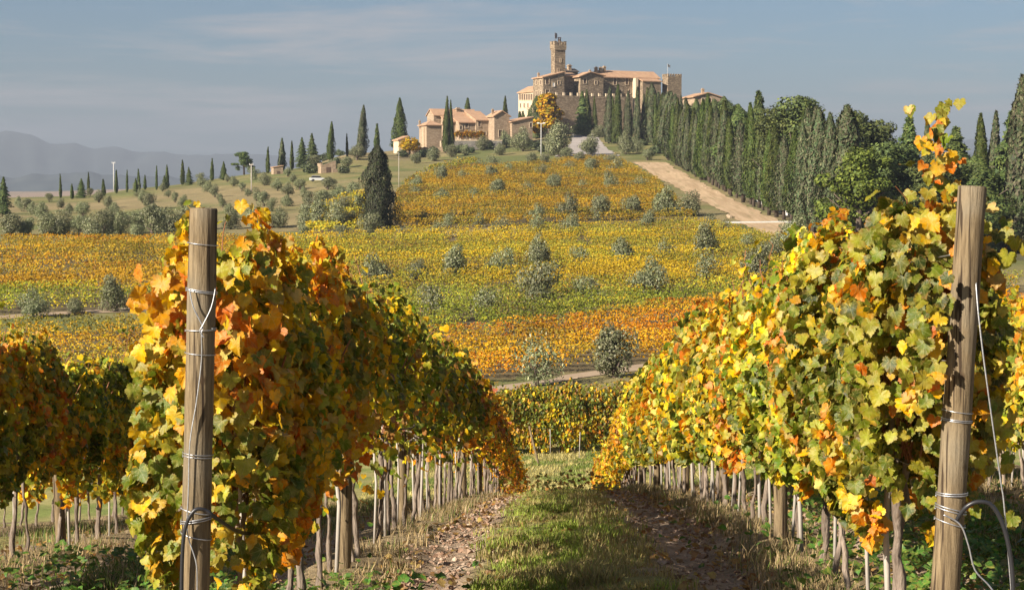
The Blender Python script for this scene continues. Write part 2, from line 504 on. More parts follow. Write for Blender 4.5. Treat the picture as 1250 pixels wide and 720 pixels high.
ZONES = {
    'orange': poly_from_px([(300, 470), (470, 440), (540, 418), (640, 409), (740, 395), (850, 380), (990, 368), (1200, 372), (1400, 405), (1300, 430), (980, 430), (850, 438), (730, 449), (620, 466), (500, 480)]),
    'mixed': poly_from_px([(370, 390), (500, 370), (640, 361), (800, 366), (960, 351), (1100, 346), (1250, 350), (1200, 370), (990, 366), (850, 378), (740, 393), (640, 407), (540, 416), (440, 438), (370, 440)]),
    'golden': poly_from_px([(366, 297), (430, 293), (500, 289), (600, 286), (720, 282), (850, 277), (900, 284), (950, 297), (990, 316), (1050, 333), (960, 350), (800, 364), (640, 359), (500, 368), (370, 386), (300, 360), (300, 305)]),
    'amber': poly_from_px([(478, 277), (484, 240), (520, 216), (560, 208), (640, 203), (700, 196), (752, 194), (800, 222), (828, 250), (850, 269), (720, 274), (600, 278), (500, 281)]),
    'amber_left': poly_from_px([(372, 288), (380, 258), (430, 242), (446, 240), (446, 285)]),
    'left_gold': poly_from_px([(-160, 303), (0, 300), (120, 299), (230, 297), (360, 298), (330, 361), (200, 364), (100, 359), (0, 359), (-160, 361)]),
    'left_green': poly_from_px([(-160, 363), (0, 361), (100, 361), (200, 366), (330, 363), (368, 384), (366, 400), (200, 376), (100, 381), (0, 386), (-160, 392)]),
    'left_low': poly_from_px([(-200, 414), (0, 409), (150, 402), (260, 403), (365, 424), (365, 450), (300, 480), (200, 480), (-200, 480)]),
    'valley': np.array([(-9., 95.5), (3., 97.5), (14., 100.), (16., 114.), (4., 110.), (-9., 107.)]),
    'top_green': poly_from_px([(486, 236), (500, 222), (530, 207), (575, 197), (590, 202), (560, 206), (520, 214)]),
}


def smooth_poly_fac(poly, X, Y):
    return inside(poly, X + (vnoise(X / 3, Y / 3, 71) - .5) * 3, Y + (vnoise(X / 3, Y / 3, 72) - .5) * 4)


def ground_colour(X, Y):
    c = np.empty(X.shape + (3,))
    def put(mask, col):
        w = np.clip(np.asarray(mask, float), 0, 1)[..., None]
        c[:] = c * (1 - w) + np.asarray(col) * w
    c[:] = (.21, .18, .075)
    n1 = fbm(X / 9, Y / 9, 21); n2 = fbm(X / 40, Y / 40, 22)
    put(sstep(.42, .6, n1), (.135, .145, .05))
    put(sstep(.5, .66, n2) * .7, (.27, .205, .11))
    # far country
    far = sstep(900, 1400, Y)
    n3 = fbm(X / 420, Y / 420, 31, 3)
    fc = np.where(n3[..., None] > .55, (.33, .22, .13), np.where(n3[..., None] > .45, (.16, .15, .07), (.05, .065, .035)))
    put(far, (0, 0, 0)); c[:] = c + far[..., None] * fc
    # forest floor
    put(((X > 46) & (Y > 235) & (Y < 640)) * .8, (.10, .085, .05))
    for k, z in ZONES.items():
        put(smooth_poly_fac(z, X, Y) * .9, (.13, .10, .055))
    # valley headland
    v = sstep(62, 70, Y) * (1 - sstep(92, 97, Y))
    put(v, (.29, .26, .10)); put(v * sstep(.48, .6, fbm(X / 1.3, Y / 1.3, 41)), (.19, .22, .06))
    # near vineyard
    nr = 1 - sstep(60, 68, Y)
    q = X - row_x(Y)
    qm = (q + 1.41) % 2.82 - 1.41
    wob = (fbm(X / .5, Y / .8, 51) - .5) * .55
    soil = (.33, .24, .165)
    put(nr, soil)
    put(nr * sstep(.45, .7, fbm(X / .35, Y / .35, 52)), (.42, .32, .23))
    grs = nr * (1 - sstep(.42, .62, np.abs(qm + .02 + wob)))
    put(grs, (.27, .26, .10))
    put(grs * sstep(.5, .65, fbm(X / .4, Y / .7, 53)), (.24, .21, .08))
    dry = nr * sstep(.95, 1.15, np.abs(qm + wob * .6))
    put(dry * .8, (.235, .18, .095))
    return c


def axis_steps(segs):
    out = []
    for a, b, s in segs: out.append(np.arange(a, b, s))
    return np.concatenate(out)


def grow(a, b, s, g):
    v = [a]
    while v[-1] < b: v.append(v[-1] + s); s *= g
    return v


near_x = np.arange(-8, 8.01, .16)
out_x = np.array(grow(8, 9000, .25, 1.05))[1:]
XS = np.concatenate([-out_x[::-1], near_x, out_x])
YS = np.concatenate([np.arange(-30, 5, 1.0), np.arange(5, 45, .16), np.array(grow(45, 8000, .25, 1.012))])
# keep hill spacing sane: cap step at 4 m until 800 m
yy = [45.0]; s = .25
while yy[-1] < 9500:
    yy.append(yy[-1] + s); s = min(s * 1.02, 3.0) if yy[-1] < 800 else s * 1.06
YS = np.concatenate([np.arange(-30, 5, 1.0), np.arange(5, 45, .16), yy])
xx = [8.0]; s = .25
while xx[-1] < 9000:
    xx.append(xx[-1] + s); s = min(s * 1.06, 3.0) if xx[-1] < 240 else s * 1.08
XS = np.concatenate([-np.array(xx[1:])[::-1], near_x, xx[1:]])
GX, GY = np.meshgrid(XS, YS)
GZ = ground(GX, GY)
nearw = 1 - sstep(40, 60, GY)
qm = (GX - row_x(GY) + 1.41) % 2.82 - 1.41
micro = (fbm(GX / .55, GY / .55, 61) - .5) * .2 + (fbm(GX / .22, GY / .22, 62, 2) - .5) * .1
track = np.exp(-((np.abs(qm) - .85) / .17) ** 2) * -.09 + np.exp(-((np.abs(qm) - 1.41) / .25) ** 2) * .05
GZ = GZ + nearw * (micro * sstep(-30, 8, GY) * .6 + track)
n_x, n_y = len(XS), len(YS)
idx = np.arange(n_x * n_y).reshape(n_y, n_x)
quads = np.stack([idx[:-1, :-1], idx[:-1, 1:], idx[1:, 1:], idx[1:, :-1]], -1).reshape(-1, 4)
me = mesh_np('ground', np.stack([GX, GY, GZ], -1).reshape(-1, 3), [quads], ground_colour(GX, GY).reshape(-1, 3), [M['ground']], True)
tag(link('ground', me), kind='structure')
GMIN = float(GZ.min())


def strip(name, left, right, mat, lift=.08, n=60, m=6):
    """surface between two poly-lines of world points draped on the ground"""
    L = smooth_path([(p[0], p[1], 0) for p in left], 20); R = smooth_path([(p[0], p[1], 0) for p in right], 20)
    k = min(len(L), len(R))
    V = []
    for i in range(k):
        for j in range(m + 1):
            p = L[i].lerp(R[i], j / m)
            w = (float(vnoise(p.x / 2, p.y / 2, 5)) - .5) * 1.2 if j in (0, m) else 0
            V.append((p.x + w, p.y, gz(p.x + w, p.y) + lift))
    ix = np.arange(k * (m + 1)).reshape(k, m + 1)
    q = np.stack([ix[:-1, :-1], ix[:-1, 1:], ix[1:, 1:], ix[1:, :-1]], -1).reshape(-1, 4)
    return tag(link(name, mesh_np(name, V, [q], None, [mat], True)), kind='structure')


strip('dirt_road', [(37.5, 235), (37, 280), (37, 330), (36, 390), (34.5, 450), (33, 515)], [(43.5, 235), (43.5, 280), (43.5, 330), (43, 390), (42.5, 450), (42, 515)], M['dirt'], .12)
dl = [hit(a, b) for a, b in ((676, 192), (690, 183), (697, 172), (698, 163))]
dr = [hit(a, b) for a, b in ((757, 191), (743, 183), (733, 172), (728, 163))]
strip('gravel_drive', dl, dr, M['gravel'], .12)
ft = [hit(a, b) for a, b in ((250, 520), (420, 500), (560, 483), (620, 475), (680, 466), (740, 456), (900, 440), (1100, 432))]
strip('farm_track', [(p.x, p.y - 1.0) for p in ft], [(p.x, p.y + 2.2) for p in ft], M['track'], .05)
lt = [hit(a, b) for a, b in ((-120, 397), (0, 389), (100, 383), (200, 379), (300, 392), (366, 402))]
strip('field_track', [(p.x, p.y - 1.2) for p in lt], [(p.x, p.y + 2.2) for p in lt], M['track'], .06)
mid = [hit(a, b) for a, b in ((486, 286), (600, 283), (720, 279.5), (850, 274))]
strip('grass_track', [(p.x, p.y - 1.0) for p in mid], [(p.x, p.y + 2.5) for p in mid], noise_mat('dry_grass_track', (.24, .2, .09), (.17, .16, .06), .6, .95, .2), .06)


# ------------------------------------------------------------------ foliage makers
def basis(n, t):
    n = n / (np.linalg.norm(n, axis=1, keepdims=True) + 1e-9)
    t = t - n * np.sum(n * t, axis=1, keepdims=True)
    t = t / (np.linalg.norm(t, axis=1, keepdims=True) + 1e-9)
    return n, t, np.cross(n, t)


_half = [(.07, -.02), (.22, -.12), (.40, -.06), (.50, .12), (.43, .24), (.56, .42), (.46, .56), (.31, .60), (.27, .80), (.12, .90)]
LEAF_HI = np.array([(0, .12)] + _half + [(0, 1.0)] + [(-a, b) for a, b in _half[::-1]])
_toothed = [(.06, -.01), (.16, -.10), (.25, -.09), (.30, -.13), (.38, -.04), (.46, -.04), (.45, .06), (.52, .12), (.44, .22), (.50, .27), (.58, .36), (.54, .43), (.55, .52), (.45, .54), (.40, .61),
            (.31, .61), (.34, .70), (.26, .74), (.25, .83), (.15, .86), (.09, .95)]
LEAF_TOOTH = np.array([(0, .12)] + _toothed + [(0, 1.03)] + [(-a, b) for a, b in _toothed[::-1]])
LEAF_MID = np.array([(0, .08), (.24, -.10), (.46, .05), (.54, .42), (.32, .62), (.22, .84), (0, 1.0), (-.22, .84), (-.32, .62), (-.54, .42), (-.46, .05), (-.24, -.10)])
LEAF_LO = np.array([(-.5, .3), (0, -.05), (.5, .35), (0.05, 1.0)])


def leaves(P, Nn, T, size, colr, tmpl, rng, edge=None, fold=.22):
    """P points (n,3); normals, tip directions; sizes; colours. Returns V, polys, colours"""
    n = len(P); k = len(tmpl)
    nn, tt, ss = basis(Nn, T)
    a = tmpl[:, 0][None, :, None]; b = (tmpl[:, 1] - .3)[None, :, None]
    curl = rng.uniform(-.35, .75, (n, 1, 1)) if k > 6 else rng.uniform(-.25, .45, (n, 1, 1))
    asym = rng.uniform(.85, 1.15, (n, 1, 1))
    c = fold * rng.uniform(-.7, 1.9, (n, 1, 1)) * np.abs(a) - curl * b * b
    if k > 6:
        c = c + rng.normal(0, .022, (n, k, 1)) + .07 * np.sin(rng.uniform(0, 6.28, (n, 1, 1)) + b * 5 + a * 4)
    S = size[:, None, None]
    out = P[:, None, :] + S * (a * asym * ss[:, None, :] + b * tt[:, None, :] + c * nn[:, None, :])
    ccol = np.repeat(colr[:, None, :], k, 1)
    if edge is not None:
        w = rng.uniform(0, .8, (n, 1, 1)) * rng.uniform(.4, 1, (n, k, 1))
        ccol = ccol * (1 - w) + edge[:, None, :] * w
    if k > 6:
        cen = P + size[:, None] * (.08 * tt)
        V = np.concatenate([cen[:, None, :], out], 1).reshape(-1, 3)
        C = np.concatenate([colr[:, None, :], ccol], 1).reshape(-1, 3)
        loc = np.zeros((n, k + 1, 3), np.float32); loc[:, 1:, 0] = tmpl[None, :, 0]; loc[:, 1:, 1] = tmpl[None, :, 1] - .38; loc[:, :, 2] = rng.random((n, 1))
        leaves.last = loc.reshape(-1, 3)
        base = (np.arange(n) * (k + 1))[:, None]
        i = np.arange(k)
        tri = np.stack([np.zeros(k, int), 1 + i, 1 + (i + 1) % k], -1)
        polys = (base[:, :, None] + tri[None]).reshape(-1, 3)
        return V, polys, C
    V = out.reshape(-1, 3)
    polys = (np.arange(n) * k)[:, None] + np.arange(k)[None]
    return V, polys, ccol.reshape(-1, 3)


PAL = dict(dgreen=(.045, .085, .014), green=(.12, .19, .024), yg=(.34, .36, .055), yellow=(.72, .53, .07), gold=(.70, .42, .05), orange=(.66, .235, .024),
           red=(.36, .085, .025), brown=(.26, .13, .05), pale=(.62, .52, .18))
_NAMES = list(PAL); _COLS = np.array([PAL[k] for k in _NAMES])
MIX = dict(
    right_near=dict(dgreen=.04, green=.34, yg=.31, yellow=.14, pale=.06, gold=.07, orange=.04),
    right_mid=dict(dgreen=.03, green=.24, yg=.31, yellow=.22, pale=.06, gold=.10, orange=.04),
    right_far=dict(green=.10, yg=.22, yellow=.26, gold=.24, orange=.15, red=.02, brown=.02),
    left_near=dict(green=.14, yg=.25, yellow=.30, pale=.05, gold=.20, orange=.06),
    left_mid=dict(dgreen=.12, green=.38, yg=.20, yellow=.10, gold=.10, orange=.08, brown=.02),
    left_far=dict(dgreen=.06, green=.16, yg=.08, yellow=.14, gold=.20, orange=.24, red=.08, brown=.04),
    beyond=dict(dgreen=.03, green=.30, yg=.36, yellow=.22, gold=.08, orange=.01),
    valley=dict(dgreen=.16, green=.32, brown=.14, yg=.16, gold=.12, orange=.07, yellow=.03),
)


def pick(mix, clump, rng, sd=.26, rnd=.25):
    """clump (n,) in 0..1 orders the palette along patches, with random spread"""
    names = list(mix); w = np.array([mix[k] for k in names]); w = w / w.sum()
    u = np.clip(clump + rng.normal(0, sd, len(clump)), 0, 1)
    u = np.where(rng.random(len(clump)) < rnd, rng.random(len(clump)), u)
    k = np.searchsorted(np.cumsum(w), u * .9999)
    k = np.clip(k, 0, len(names) - 1)
    c = np.array([PAL[n] for n in names])[k]
    c = c * .95 + c.mean(1, keepdims=True) * np.array([.09, .07, .02])
    return c * rng.uniform(.72, 1.25, (len(clump), 1)) * rng.uniform(.92, 1.08, (len(clump), 3))


def rank01(v):
    r = np.empty(len(v)); r[np.argsort(v)] = np.linspace(0, 1, len(v)); return r


def vine_foliage(name, seed, mix, n, tmpl, smin=.038, smax=.078, cap=0, half=.46, thick=.30, top=1.66, bottom=.66, lod_shoots=9, extra=None, skew=.9):
    """leaf mesh of one vine, row along local Y, root at origin"""
    rng = np.random.default_rng(seed)
    m = int(n * .8)
    y = rng.uniform(-half, half, m)
    topv = top + (vnoise(y * 3 + seed, y * 0 + seed, 7) - .5) * .5
    botv = bottom + (vnoise(y * 4 + seed, y * 0 + seed + 9, 8) - .55) * .5
    hz = rng.random(m) ** skew
    z = botv + (topv - botv) * hz
    # bulging cross-section with lumps
    prof = thick * (np.clip(np.sin(np.pi * (.12 + .80 * hz)), .25, 1) ** .6) * (.75 + .6 * vnoise(y * 3.5 + seed * 3, z * 3.5, 5))
    if skew < .6: prof = prof * (.3 + .7 * sstep(.1, .5, hz))
    side = np.where(rng.random(m) < .5, -1, 1)
    depth = 1 - np.abs(rng.normal(0, .22, m))
    x = side * prof * np.clip(depth, 0, 1.15)
    P = np.stack([x, y, z], -1)
    Nn = np.stack([side * rng.uniform(.25, 1, m), rng.normal(-.1, .75, m), rng.uniform(-.2, .9, m)], -1) + rng.normal(0, .35, (m, 3))
    T = np.stack([rng.normal(0, .5, m) + side * .25, rng.normal(0, .6, m), -np.ones(m)], -1)
    Ps, Ns, Ts = [P], [Nn], [T]
    shoots = []
    for _ in range(lod_shoots):
        p = np.array([rng.uniform(-.18, .18), rng.uniform(-half, half), rng.uniform(1.15, 1.45)])
        d = np.array([rng.normal(0, .25), rng.normal(0, .25), 1.0])
        L = rng.uniform(.25, .5) if rng.random() < .8 else rng.uniform(.5, .65)
        pts = []
        for s in np.linspace(0, 1, 9):
            pts.append(p + d * L * s + np.array([0, 0, -.10 * L * s * s]) + rng.normal(0, .008, 3))
            if s > .15:
                for _k in range(2 if s < .9 else 1):
                    o = rng.normal(0, .055, 3)
                    Ps.append((pts[-1] + o)[None]); nn = o * 6 + np.array([0, 0, .5]) + rng.normal(0, .4, 3)
                    Ns.append(nn[None]); Ts.append((np.array([o[0] * 5, o[1] * 5, -.8]) + rng.normal(0, .2, 3))[None])
        shoots.append(pts)
    if cap:
        k = cap
        zz = bottom + (top - bottom) * rng.random(k) ** .85
        Ps.append(np.stack([np.clip(rng.normal(0, thick * .6, k), -thick, thick), -half - rng.uniform(-.1, .12, k), zz], -1))
        Ns.append(np.stack([rng.normal(0, .5, k), -np.ones(k) * .9, rng.uniform(-.1, .8, k)], -1))
        Ts.append(np.stack([rng.normal(0, .6, k), rng.normal(0, .3, k), -np.ones(k)], -1))
    if extra is not None:
        e = np.asarray(extra, float); k = len(e)
        Ps.append(e); Ns.append(np.stack([rng.normal(-.2, .5, k), -np.ones(k) * .8, rng.uniform(0, .8, k)], -1))
        Ts.append(np.stack([rng.normal(0, .7, k), rng.normal(0, .3, k), -np.ones(k)], -1))
    P = np.concatenate(Ps); Nn = np.concatenate(Ns); T = np.concatenate(Ts)
    size = rng.uniform(smin, smax, len(P)) * np.where(P[:, 2] > top + .1, .75, 1)
    cl = rank01(fbm(P[:, 1] * 1.6 + seed * 1.7, P[:, 2] * 1.9 + P[:, 0] * 1.4, 77, 3) + rng.normal(0, .02, len(P)))
    c = pick(mix, cl, rng)
    edge = c * np.array([1.25, .95, .8]) + np.array([.07, .03, 0])
    V, pol, C = leaves(P, Nn, T, size, c, tmpl, rng, edge)
    me = mesh_np(name, V, [pol], C, [M['vine_leaf']], True)
    if len(tmpl) > 6:
        at_ = me.attributes.new('Leaf', 'FLOAT_VECTOR', 'POINT'); at_.data.foreach_set('vector', leaves.last.ravel())
    return me, shoots


def cane_mesh(shoots, seed, rng, r=.0045):
    mb = MB()
    for pts in shoots:
        mb.tube(pts, np.linspace(r, r * .5, len(pts)), 4, caps=False)
    for _ in range(9):     # canes inside the hedge
        y0 = rng.uniform(-.4, .4); x0 = rng.choice([-1, 1]) * rng.uniform(.05, .3)
        pts = [(x0 * k, y0 + rng.normal(0, .05) * k * 2, .82 + .62 * k) for k in np.linspace(0, 1, 6)]
        mb.tube(pts, r, 4, caps=False)
    return mb.mesh('cane', M['cane'], True)


def trunk_mesh(seed):
    rng = np.random.default_rng(seed + 900)
    mb = MB()
    lean = rng.normal(0, .06, 2)
    r = rng.uniform(.011, .019)
    pts, rr = [], []
    for k in np.linspace(0, 1, 12):
        pts.append((lean[0] * k + rng.normal(0, .006), lean[1] * k * 2 + rng.normal(0, .007), -.08 + .92 * k))
        rr.append(r * (1.35 - .4 * k + .25 * math.exp(-((k - 1) / .12) ** 2) + .35 * math.exp(-(k / .12) ** 2)) * rng.uniform(.68, 1.36))
    mb.tube(pts, rr, 7)
    e = np.array(pts[-1])
    for s in (-1, 1):
        P = [e, e + (0, s * .12, .03), e + (rng.normal(0, .02), s * .28, .03), e + (rng.normal(0, .02), s * .42, .04)]
        mb.tube(smooth_path(P, 3), np.linspace(r * .8, r * .35, 10), 6)
    return mb.mesh('trunk', M['bark'], True)


TRUNKS = [trunk_mesh(s) for s in range(12)]
SHARED = {}
for mixname, lod in (('right_mid', 1), ('right_far', 1), ('left_mid', 1), ('left_far', 1), ('beyond', 1), ('valley', 2)):
    SHARED[mixname] = [vine_foliage('foliage', 300 + 13 * k + len(mixname), MIX[mixname], (640 if mixname.startswith('left') else 1250) if lod == 1 else 600, LEAF_MID, .06 if lod == 1 else .09, .105 if lod == 1 else .15, skew=.33 if mixname.startswith('left') else .9, bottom=.50 if mixname.startswith('left') else (.2 if mixname == 'valley' else .66), top=1.9 if mixname == 'valley' else (1.76 if mixname.startswith('left') else 1.66))[0] for k in range(5)]


def vine(loc, mixname, seed, label, group, unique=False, n=820, lod=LEAF_HI, cap=0, extra=None, rz=None, half=.46, scale=1.0, **kw):
    rng = np.random.default_rng(seed)
    rz = -math.atan(.0239) if rz is None else rz
    o = empty('grapevine', loc, rz, label, 'grapevine', group)
    o.scale = (1, 1, scale)
    tr = link('trunk', TRUNKS[seed % len(TRUNKS)], o); tr.rotation_euler = (0, 0, rng.uniform(-.5, .5) + (math.pi if rng.random() < .5 else 0))
    if unique:
        me, sh = vine_foliage('foliage', seed, MIX[mixname], n, lod, cap=cap, extra=extra, half=half, **kw)
        link('foliage', me, o)
        link('cane', cane_mesh(sh, seed, rng), o)
    else:
        f = link('foliage', SHARED[mixname][rng.integers(0, 5)], o)
        if rng.random() < .5: f.rotation_euler = (0, 0, math.pi)
        f.scale = (rng.uniform(.85, 1.15), 1.0, rng.uniform(.95, 1.05))
    return o


# ------------------------------------------------------------------ the foreground vine rows
STEP = .72
ROWS = [  # lateral offset, first Y, last Y, phrase, unique until
    (-1.41, 7.75, 61.5, 'left', 'row left of the grass path', 17.0),
    (1.41, 7.75, 61.5, 'right', 'row right of the grass path', 17.0),
    (-4.23, 10.5, 30.0, 'outer_left', 'second row left of the grass path', 20.0),
    (4.23, 12.0, 27.0, 'outer_right', 'second row right of the grass path', 0),
    (-7.05, 20.0, 36.0, 'far_left', 'third row left of the grass path', 0),
    (7.05, 25.0, 36.0, 'far_right', 'third row right of the grass path', 0),
]
POST_DIR = {}
seed = 1000
for off, y0, y1, key, phrase, uy in ROWS:
    Ys = np.arange(y0, y1, STEP)
    for i, Y in enumerate(Ys):
        seed += 1
        jit = random.uniform(-.06, .06)
        Y = float(Y) + jit
        x = float(row_x(Y)) + off + random.uniform(-.03, .03)
        if key == 'right': mx = 'right_near' if Y < 12.5 else ('right_mid' if Y < 34 else 'right_far')
        elif key == 'left': mx = 'left_near' if Y < 10.6 else ('left_mid' if Y < 27 else 'left_far')
        elif key == 'outer_left': mx = 'beyond' if Y < 19 else 'left_mid'
        elif key == 'outer_right': mx = 'right_mid'
        else: mx = 'beyond'
        n = len(Ys)
        if key in ('left', 'right'):
            if i < 20:
                lab = ('foremost grapevine of the %s, hugging its end post' % phrase) if i == 0 else 'grapevine in the %s, %s behind its end post' % (phrase, nth(i))
            else:
                lab = 'distant grapevine of the %s, trunk lost from view' % phrase
        elif key == 'outer_left':
            lab = 'autumn grapevine in the %s, %s from its near end' % (phrase, nth(i)) if i < 12 else 'grapevine of the %s, mostly screened by the front row' % phrase
        else:
            lab = 'grapevine of the %s, glimpsed between nearer trunks and leaves' % phrase
        kw = {}
        if i == 0 and key == 'left': kw = dict(cap=420, thick=.27, top=1.8)
        if i == 0 and key == 'right':
            rr = np.random.default_rng(5)
            ex = np.concatenate([np.stack([rr.normal(-.13, .09, 60), rr.uniform(-.6, -.3, 60), rr.uniform(.95, 1.85, 60)], -1),
                                 np.stack([rr.normal(.17, .09, 40), rr.uniform(-.2, .1, 40), rr.uniform(1.5, 1.95, 40)], -1),
                                 np.stack([rr.normal(.09, .045, 80), rr.normal(-.15, .05, 80), np.linspace(1.75, 2.30, 80)], -1),
                                 np.stack([rr.uniform(-.17, 0, 46), rr.uniform(-.80, -.72, 46), rr.uniform(1.12, 1.62, 46)], -1)])
            kw = dict(cap=260, thick=.30, top=1.86, extra=ex)
        if i in (1, 2, 3) and key == 'right': kw = dict(top=1.74)
        if key == 'left' and i > 1: kw = dict(skew=.33, bottom=.50, top=1.78)
        if key == 'outer_left': kw.setdefault('top', 1.62)
        vine((x, Y, gz(x, Y)), mx, seed, lab, 'grapevines of the ' + phrase, unique=Y < uy, n=(3700 if key != 'left' or i < 2 else 1500) if Y < 11 else (900 if key == 'left' else 2500), lod=LEAF_TOOTH if Y < 10 else (LEAF_HI if Y < 14 else LEAF_MID), **kw if Y < uy else {})

# the block of vines across the valley headland
seed = 5000
VR = [(88.0, 'front'), (91.0, 'second'), (94.0, 'third')]
for Yr, which in VR:
    for i, x in enumerate(np.arange(-4.6, 9.6, .85)):
        seed += 1
        x = float(x) + random.uniform(-.06, .06); Y = Yr + .25 * x + random.uniform(-.1, .1)
        lab = ('grapevine in the front row beyond the grassy headland, %s from the left' % nth(i)) if which == 'front' else 'grapevine of the %s row beyond the grassy headland, hidden by the front row' % which
        v = vine((x, Y, gz(x, Y)), 'valley', seed, lab, 'grapevines of the %s row across the headland' % which, rz=math.radians(-76), scale=random.uniform(1.3, 1.5))


# ------------------------------------------------------------------ posts, wires and hoses
def round_post(name, p0, p1, r, label, cat, group=None, mat='post', seg=18, origin_low=True):
    p0, p1 = Vector(p0), Vector(p1)
    mb = MB(); rng = np.random.default_rng(int(abs(p0.x * 977 + p0.y * 31)) + 3)
    n = 14
    P = [(p1 - p0) * (k / (n - 1)) for k in range(n)]
    R = [r * (1.04 - .06 * k / n) * rng.uniform(.975, 1.025) for k in range(n)]
    P += [P[-1] + (p1 - p0).normalized() * .006]; R += [r * .9]
    mb.tube(P, R, seg)
    o = mb.build(name, M[mat], None, p0, True)
    for p in o.data.polygons:
        if p.vertices.__len__() > 4: p.use_smooth = False
    return tag(o, label, cat, group)


def wire(name, P, r, mat, parent=None, seg=5):
    mb = MB(); mb.tube(smooth_path(P, 6), r, seg)
    return mb.build(name, M[mat], parent, None, True)


def coil(axis0, axis1, t, r, turns, pitch, rad, tilt=0.0):
    """helix round a post axis at fraction t"""
    a0, a1 = Vector(axis0), Vector(axis1)
    d = (a1 - a0).normalized(); c = a0.lerp(a1, t)
    s = d.cross(Vector((0, 1, 0))).normalized(); u = s.cross(d)
    out = []
    for k in range(int(turns * 20) + 1):
        th = k / 20 * 2 * math.pi
        out.append(c + (s * math.cos(th) + u * math.sin(th)) * r + d * (pitch * th / (2 * math.pi) + tilt * math.cos(th)))
    return out


def post_with_wires(pt, pb, Y, r, label, ties):
    top, bot = at(*pt, Y), at(*pb, Y)
    o = round_post('wooden_post', bot, top, r, label, 'end post', 'wooden end posts of the vine rows')
    for (py, turns, pitch, tilt, rad) in ties:
        t = (py - pb[1]) / (pt[1] - pb[1])
        mb = MB(); mb.tube([p - bot for p in coil(bot, top, t, r * 1.045 + rad, turns, pitch, rad, tilt)], rad, 5)
        mb.build('wire_tie', M['steel'], o, None, True)
    return o, top, bot


YL = 7.0
post_l, lt_, lb_ = post_with_wires((248.5, 256), (234, 890), YL, .0535, 'weathered round wooden end post of the left row, bound with wire', [
    (298, 1.2, .003, .004, .0016), (356, 2.2, .006, .006, .0022), (402, 1.6, .006, -.003, .002), (430, 1.1, .003, .003, .0016), (556, 2.3, .010, .002, .0018),
    (622, 1.4, .008, .010, .0026), (634, 2.1, .008, -.012, .0026), (652, 1.3, .006, .012, .0022)])
P = [at(231, 352, 6.93), at(236, 375, 6.925), at(247, 398, 6.925), at(246, 408, 6.922), at(246, 440, 6.93), at(240, 490, 6.93), at(232, 540, 6.93), at(230, 600, 6.93), at(229, 650, 6.93), at(240, 690, 6.92), at(240, 740, 6.92)]
tag(wire('anchor_wire', P, .0026, 'steel'), 'pale steel wire hanging down the front of the left end post', 'wire')
P = [at(263, 352, 6.935), at(258, 375, 6.925), at(248, 396, 6.92), at(244, 404, 6.92), at(249, 412, 6.922)]
tag(wire('knotted_wire', P, .0024, 'steel'), 'short knotted wire crossing high on the left end post', 'wire')
P = [at(222, 760, 6.92), at(222, 700, 6.92), at(225, 650, 6.915), at(236, 624, 6.91), at(250, 622, 6.92), at(264, 632, 6.95), at(290, 648, 7.15), at(315, 652, 7.6)]
tag(wire('irrigation_hose', P, .0075, 'hose', seg=8), 'black irrigation hose looping round the left end post', 'hose')

YR = 7.1
post_r, rt_, rb_ = post_with_wires((1187, 229), (1143, 880), YR, .0535, 'leaning brown wooden end post of the right row, bound with wire', [
    (500, 1.2, .004, .004, .0018), (512, 2.2, .006, .002, .0018), (602, 2.0, .008, -.004, .0026), (622, 2.3, .010, .010, .0026), (636, 1.5, .006, .014, .0026)])
P = [at(1191, 340, 7.06), at(1194, 380, 7.04), at(1201, 440, 7.03), at(1212, 520, 7.03), at(1222, 590, 7.03), at(1226, 620, 7.03), at(1236, 740, 7.03)]
tag(wire('anchor_wire', P, .0032, 'steel'), 'slack steel wire beside the right end post, falling to a black hose', 'wire')
P = [at(1152, 628, 7.02), at(1172, 640, 7.02), at(1182, 665, 7.02), at(1190, 695, 7.02), at(1208, 715, 7.02), at(1225, 740, 7.02)]
tag(wire('tie_wire', P, .0034, 'steel'), 'curling wire tail hanging below the right end post binding', 'wire')
P = [at(1168, 634, 7.05), at(1180, 618, 7.02), at(1196, 612, 7.01), at(1212, 618, 7.01), at(1226, 645, 7.01), at(1235, 690, 7.01), at(1238, 750, 7.01)]
tag(wire('irrigation_hose', P, .0085, 'hose', seg=8), 'dark irrigation hose arching down beside the right end post', 'hose')

rowpost = {}
for off, ys, key, phrase in ((-1.41, [11.6, 16.6, 21.6, 26.6, 31.6, 36.6, 41.6, 46.6], 'left', 'left row'), (1.41, [12.0, 17.0, 22.0, 27.0, 32.0, 37.0, 42.0, 47.0], 'right', 'right row'),
                             (-4.23, [15.7, 20.7, 25.7], 'outer_left', 'second left row'), (4.23, [16.9, 21.9], 'outer_right', 'second right row')):
    for i, Y in enumerate(ys):
        x = float(row_x(Y)) + off + random.uniform(-.04, .04); z = gz(x, Y)
        lean = random.uniform(-.05, .05)
        if key in ('left', 'right') and i < 5:
            lab = '%s grey wooden line post behind the end post of the %s' % (nth(i), phrase)
        elif key in ('left', 'right'): lab = 'far wooden line post deep in the %s, seen among trunks' % phrase
        else: lab = '%s wooden line post along the %s, below the leaves' % (nth(i), phrase)
        round_post('line_post', (x, Y, z - .3), (x + lean, Y + lean, z + (1.5 if key.startswith('outer') else 1.75)), .043, lab, 'line post', 'wooden line posts of the vine rows', seg=12)

